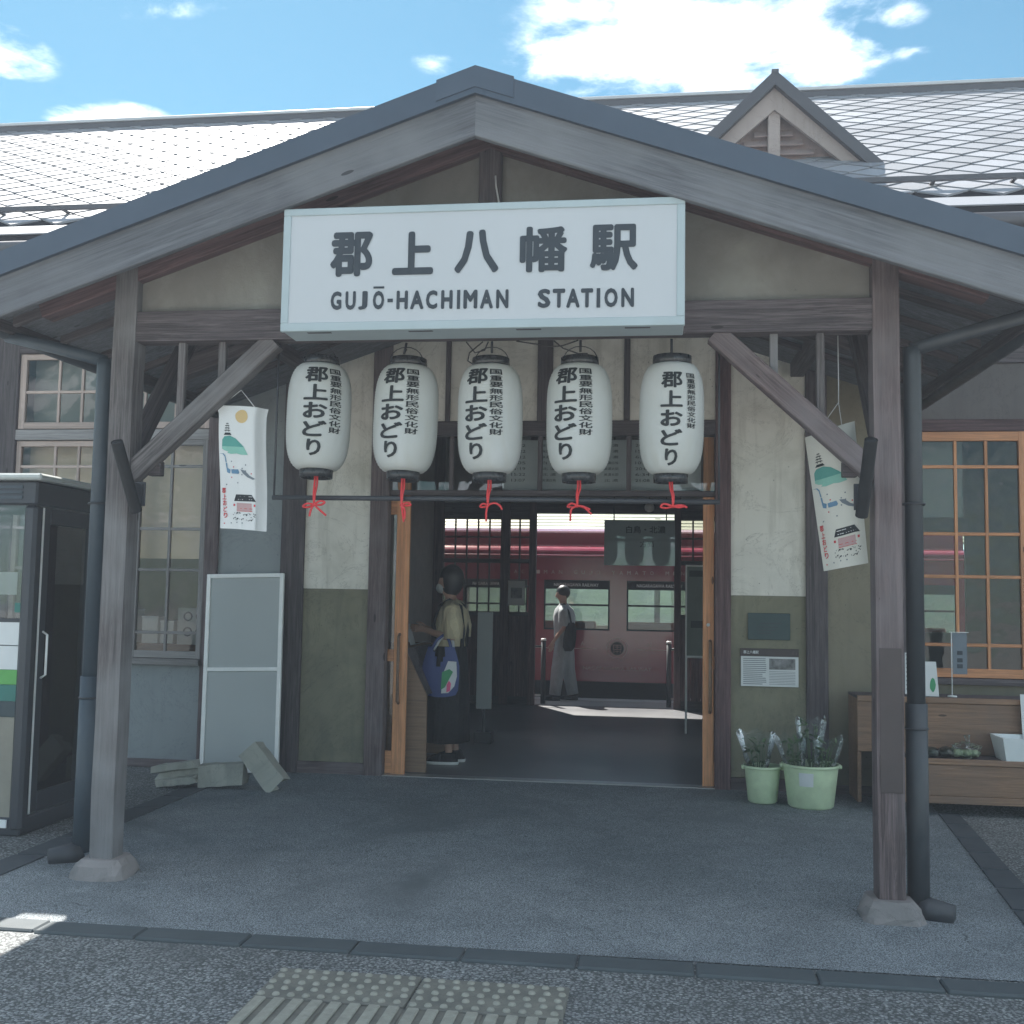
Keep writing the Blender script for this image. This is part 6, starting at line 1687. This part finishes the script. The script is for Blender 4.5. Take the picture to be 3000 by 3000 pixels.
# --- person in white walking on the platform
qy = 16.15
q_ = thing('person', 'person in pale shirt and trousers walking along the platform by the train', 'person', (-1.31, qy, 0))
s = Skel(); K = 1.0
pel = s.add((-1.36, qy, 0.90), (0.145, 0.11))
sp = s.chain(pel, [((-1.37, qy, 1.08), (0.13, 0.10)), ((-1.37, qy, 1.25), (0.15, 0.11)), ((-1.375, qy, 1.36), (0.14, 0.1))])
nk = s.chain(sp, [((-1.385, qy, 1.43), 0.055), ((-1.395, qy, 1.48), 0.055)])
hd = s.chain(nk, [((-1.41, qy, 1.54), (0.08, 0.085)), ((-1.405, qy, 1.60), (0.083, 0.09)), ((-1.40, qy, 1.64), (0.06, 0.07))])
s.chain(hd - 2, [((-1.50, qy, 1.545), 0.016), ((-1.515, qy, 1.54), 0.01)])
for sy, lg in ((-1, -.16), (1, .12)):
    s.chain(hd - 2, [((-1.39, qy + sy * .085, 1.56), 0.016)])
    shd = s.chain(sp, [((-1.37, qy + sy * .16, 1.36), 0.055)])
    el = s.chain(shd, [((-1.36, qy + sy * .21, 1.23), 0.043), ((-1.36 - lg * .1, qy + sy * .22, 1.09), 0.037)])
    wr_ = s.chain(el, [((-1.41 + lg * .2, qy + sy * .21, 0.97), 0.032), ((-1.46 + lg * .3, qy + sy * .20, 0.88), 0.025)])
    s.hand(wr_, (-.3, 0, -1), (-1, 0, -.2), (0, sy, 0))
    hip = s.chain(pel, [((-1.36 + lg * .1, qy + sy * .085, 0.82), 0.085)])
    s.chain(hip, [((-1.37 + lg * .5, qy + sy * .09, 0.47), 0.062), ((-1.34 + lg * .9, qy + sy * .09, 0.10), 0.04), ((-1.39 + lg * .9, qy + sy * .09, 0.05), 0.032), ((-1.47 + lg * .9, qy + sy * .09, 0.035), 0.024)])
mkm('body', skin_mesh(s.v, s.e, s.r, 'skin'), None, q_, (0, 0, 0))
loft('shirt', [(-1.36, qy, 0.84, .16, .19), (-1.37, qy, 1.05, .155, .185), (-1.372, qy, 1.24, .168, .205), (-1.375, qy, 1.35, .14, .2), (-1.38, qy, 1.41, .08, .1), (-1.385, qy, 1.435, .062, .066)], 'white_cloth', q_, (0, 0, 0), 22, False)
for sy, lg in ((-1, -.16), (1, .12)):
    tube('sleeve', [(-1.37, qy + sy * .14, 1.38), (-1.365, qy + sy * .195, 1.29), (-1.36, qy + sy * .22, 1.16), (-1.36, qy + sy * .225, 1.10)], [0.07, 0.078, 0.076, 0.07], 'white_cloth', q_, 14)
    tube('trouser_leg', [(-1.36 + lg * .1, qy + sy * .08, 0.90), (-1.365 + lg * .3, qy + sy * .09, 0.66), (-1.37 + lg * .5, qy + sy * .09, 0.45), (-1.345 + lg * .9, qy + sy * .09, 0.09)], [0.115, 0.11, 0.10, 0.085], 'grey_cloth', q_, 16)
    x0 = -1.405 + lg * .9
    loft('shoe', [(x0, qy + sy * .09, 0.008, .14, .048), (x0, qy + sy * .09, 0.045, .138, .047), (x0 + .04, qy + sy * .09, 0.09, .075, .045)], 'black_cloth', q_, (0, 0, 0), 18)
bm = bmesh.new(); bmesh.ops.create_uvsphere(bm, u_segments=20, v_segments=14, radius=1)
for v in bm.verts: v.co = Vector((v.co.x * .105 - 1.39, v.co.y * .102 + qy, v.co.z * .105 + 1.605))
kill = [f for f in bm.faces if f.calc_center_median().x < -1.45 and f.calc_center_median().z < 1.61]
bmesh.ops.delete(bm, geom=kill, context='FACES'); mk('hair', bm, 'hair', q_, smooth=True)
sbg = thing('sling_bag', 'black sling bag across the back of the walking person', 'bag', (-1.27, qy - .24, 0.8))
lo_ = loft('pouch', [(-1.29, qy - .235, 0.74, .05, .03), (-1.28, qy - .24, 0.80, .09, .05), (-1.265, qy - .24, 0.95, .095, .055), (-1.25, qy - .24, 1.10, .075, .045), (-1.245, qy - .235, 1.16, .04, .025)], 'black_cloth', sbg, (0, 0, 0), 18)
tube('strap', [(-1.25, qy - .235, 1.15), (-1.28, qy - .225, 1.30), (-1.36, qy - .14, 1.43), (-1.45, qy - .02, 1.40), (-1.53, qy + .1, 1.2)], 0.014, 'black_cloth', sbg, 8)

# ================================================================== added thin volume standing in for lens veiling, lifts every shadow
bm = bmesh.new(); bbox(bm, -92, 92, -92, 92, -2.0, 7.75)
hz = mk('lens_veil', bm, None)
hm = bpy.data.materials.new('lens_veil_volume'); hm.use_nodes = True
hm.node_tree.nodes.remove(hm.node_tree.nodes['Principled BSDF'])
pv = hm.node_tree.nodes.new('ShaderNodeVolumePrincipled')
pv.inputs['Color'].default_value = (0.78, 0.87, 1.0, 1)
pv.inputs['Density'].default_value = 0.0048
pv.inputs['Anisotropy'].default_value = 0.0
hm.node_tree.links.new(pv.outputs[0], hm.node_tree.nodes['Material Output'].inputs['Volume'])
hz.data.materials.append(hm)
hz['kind'] = 'stuff'
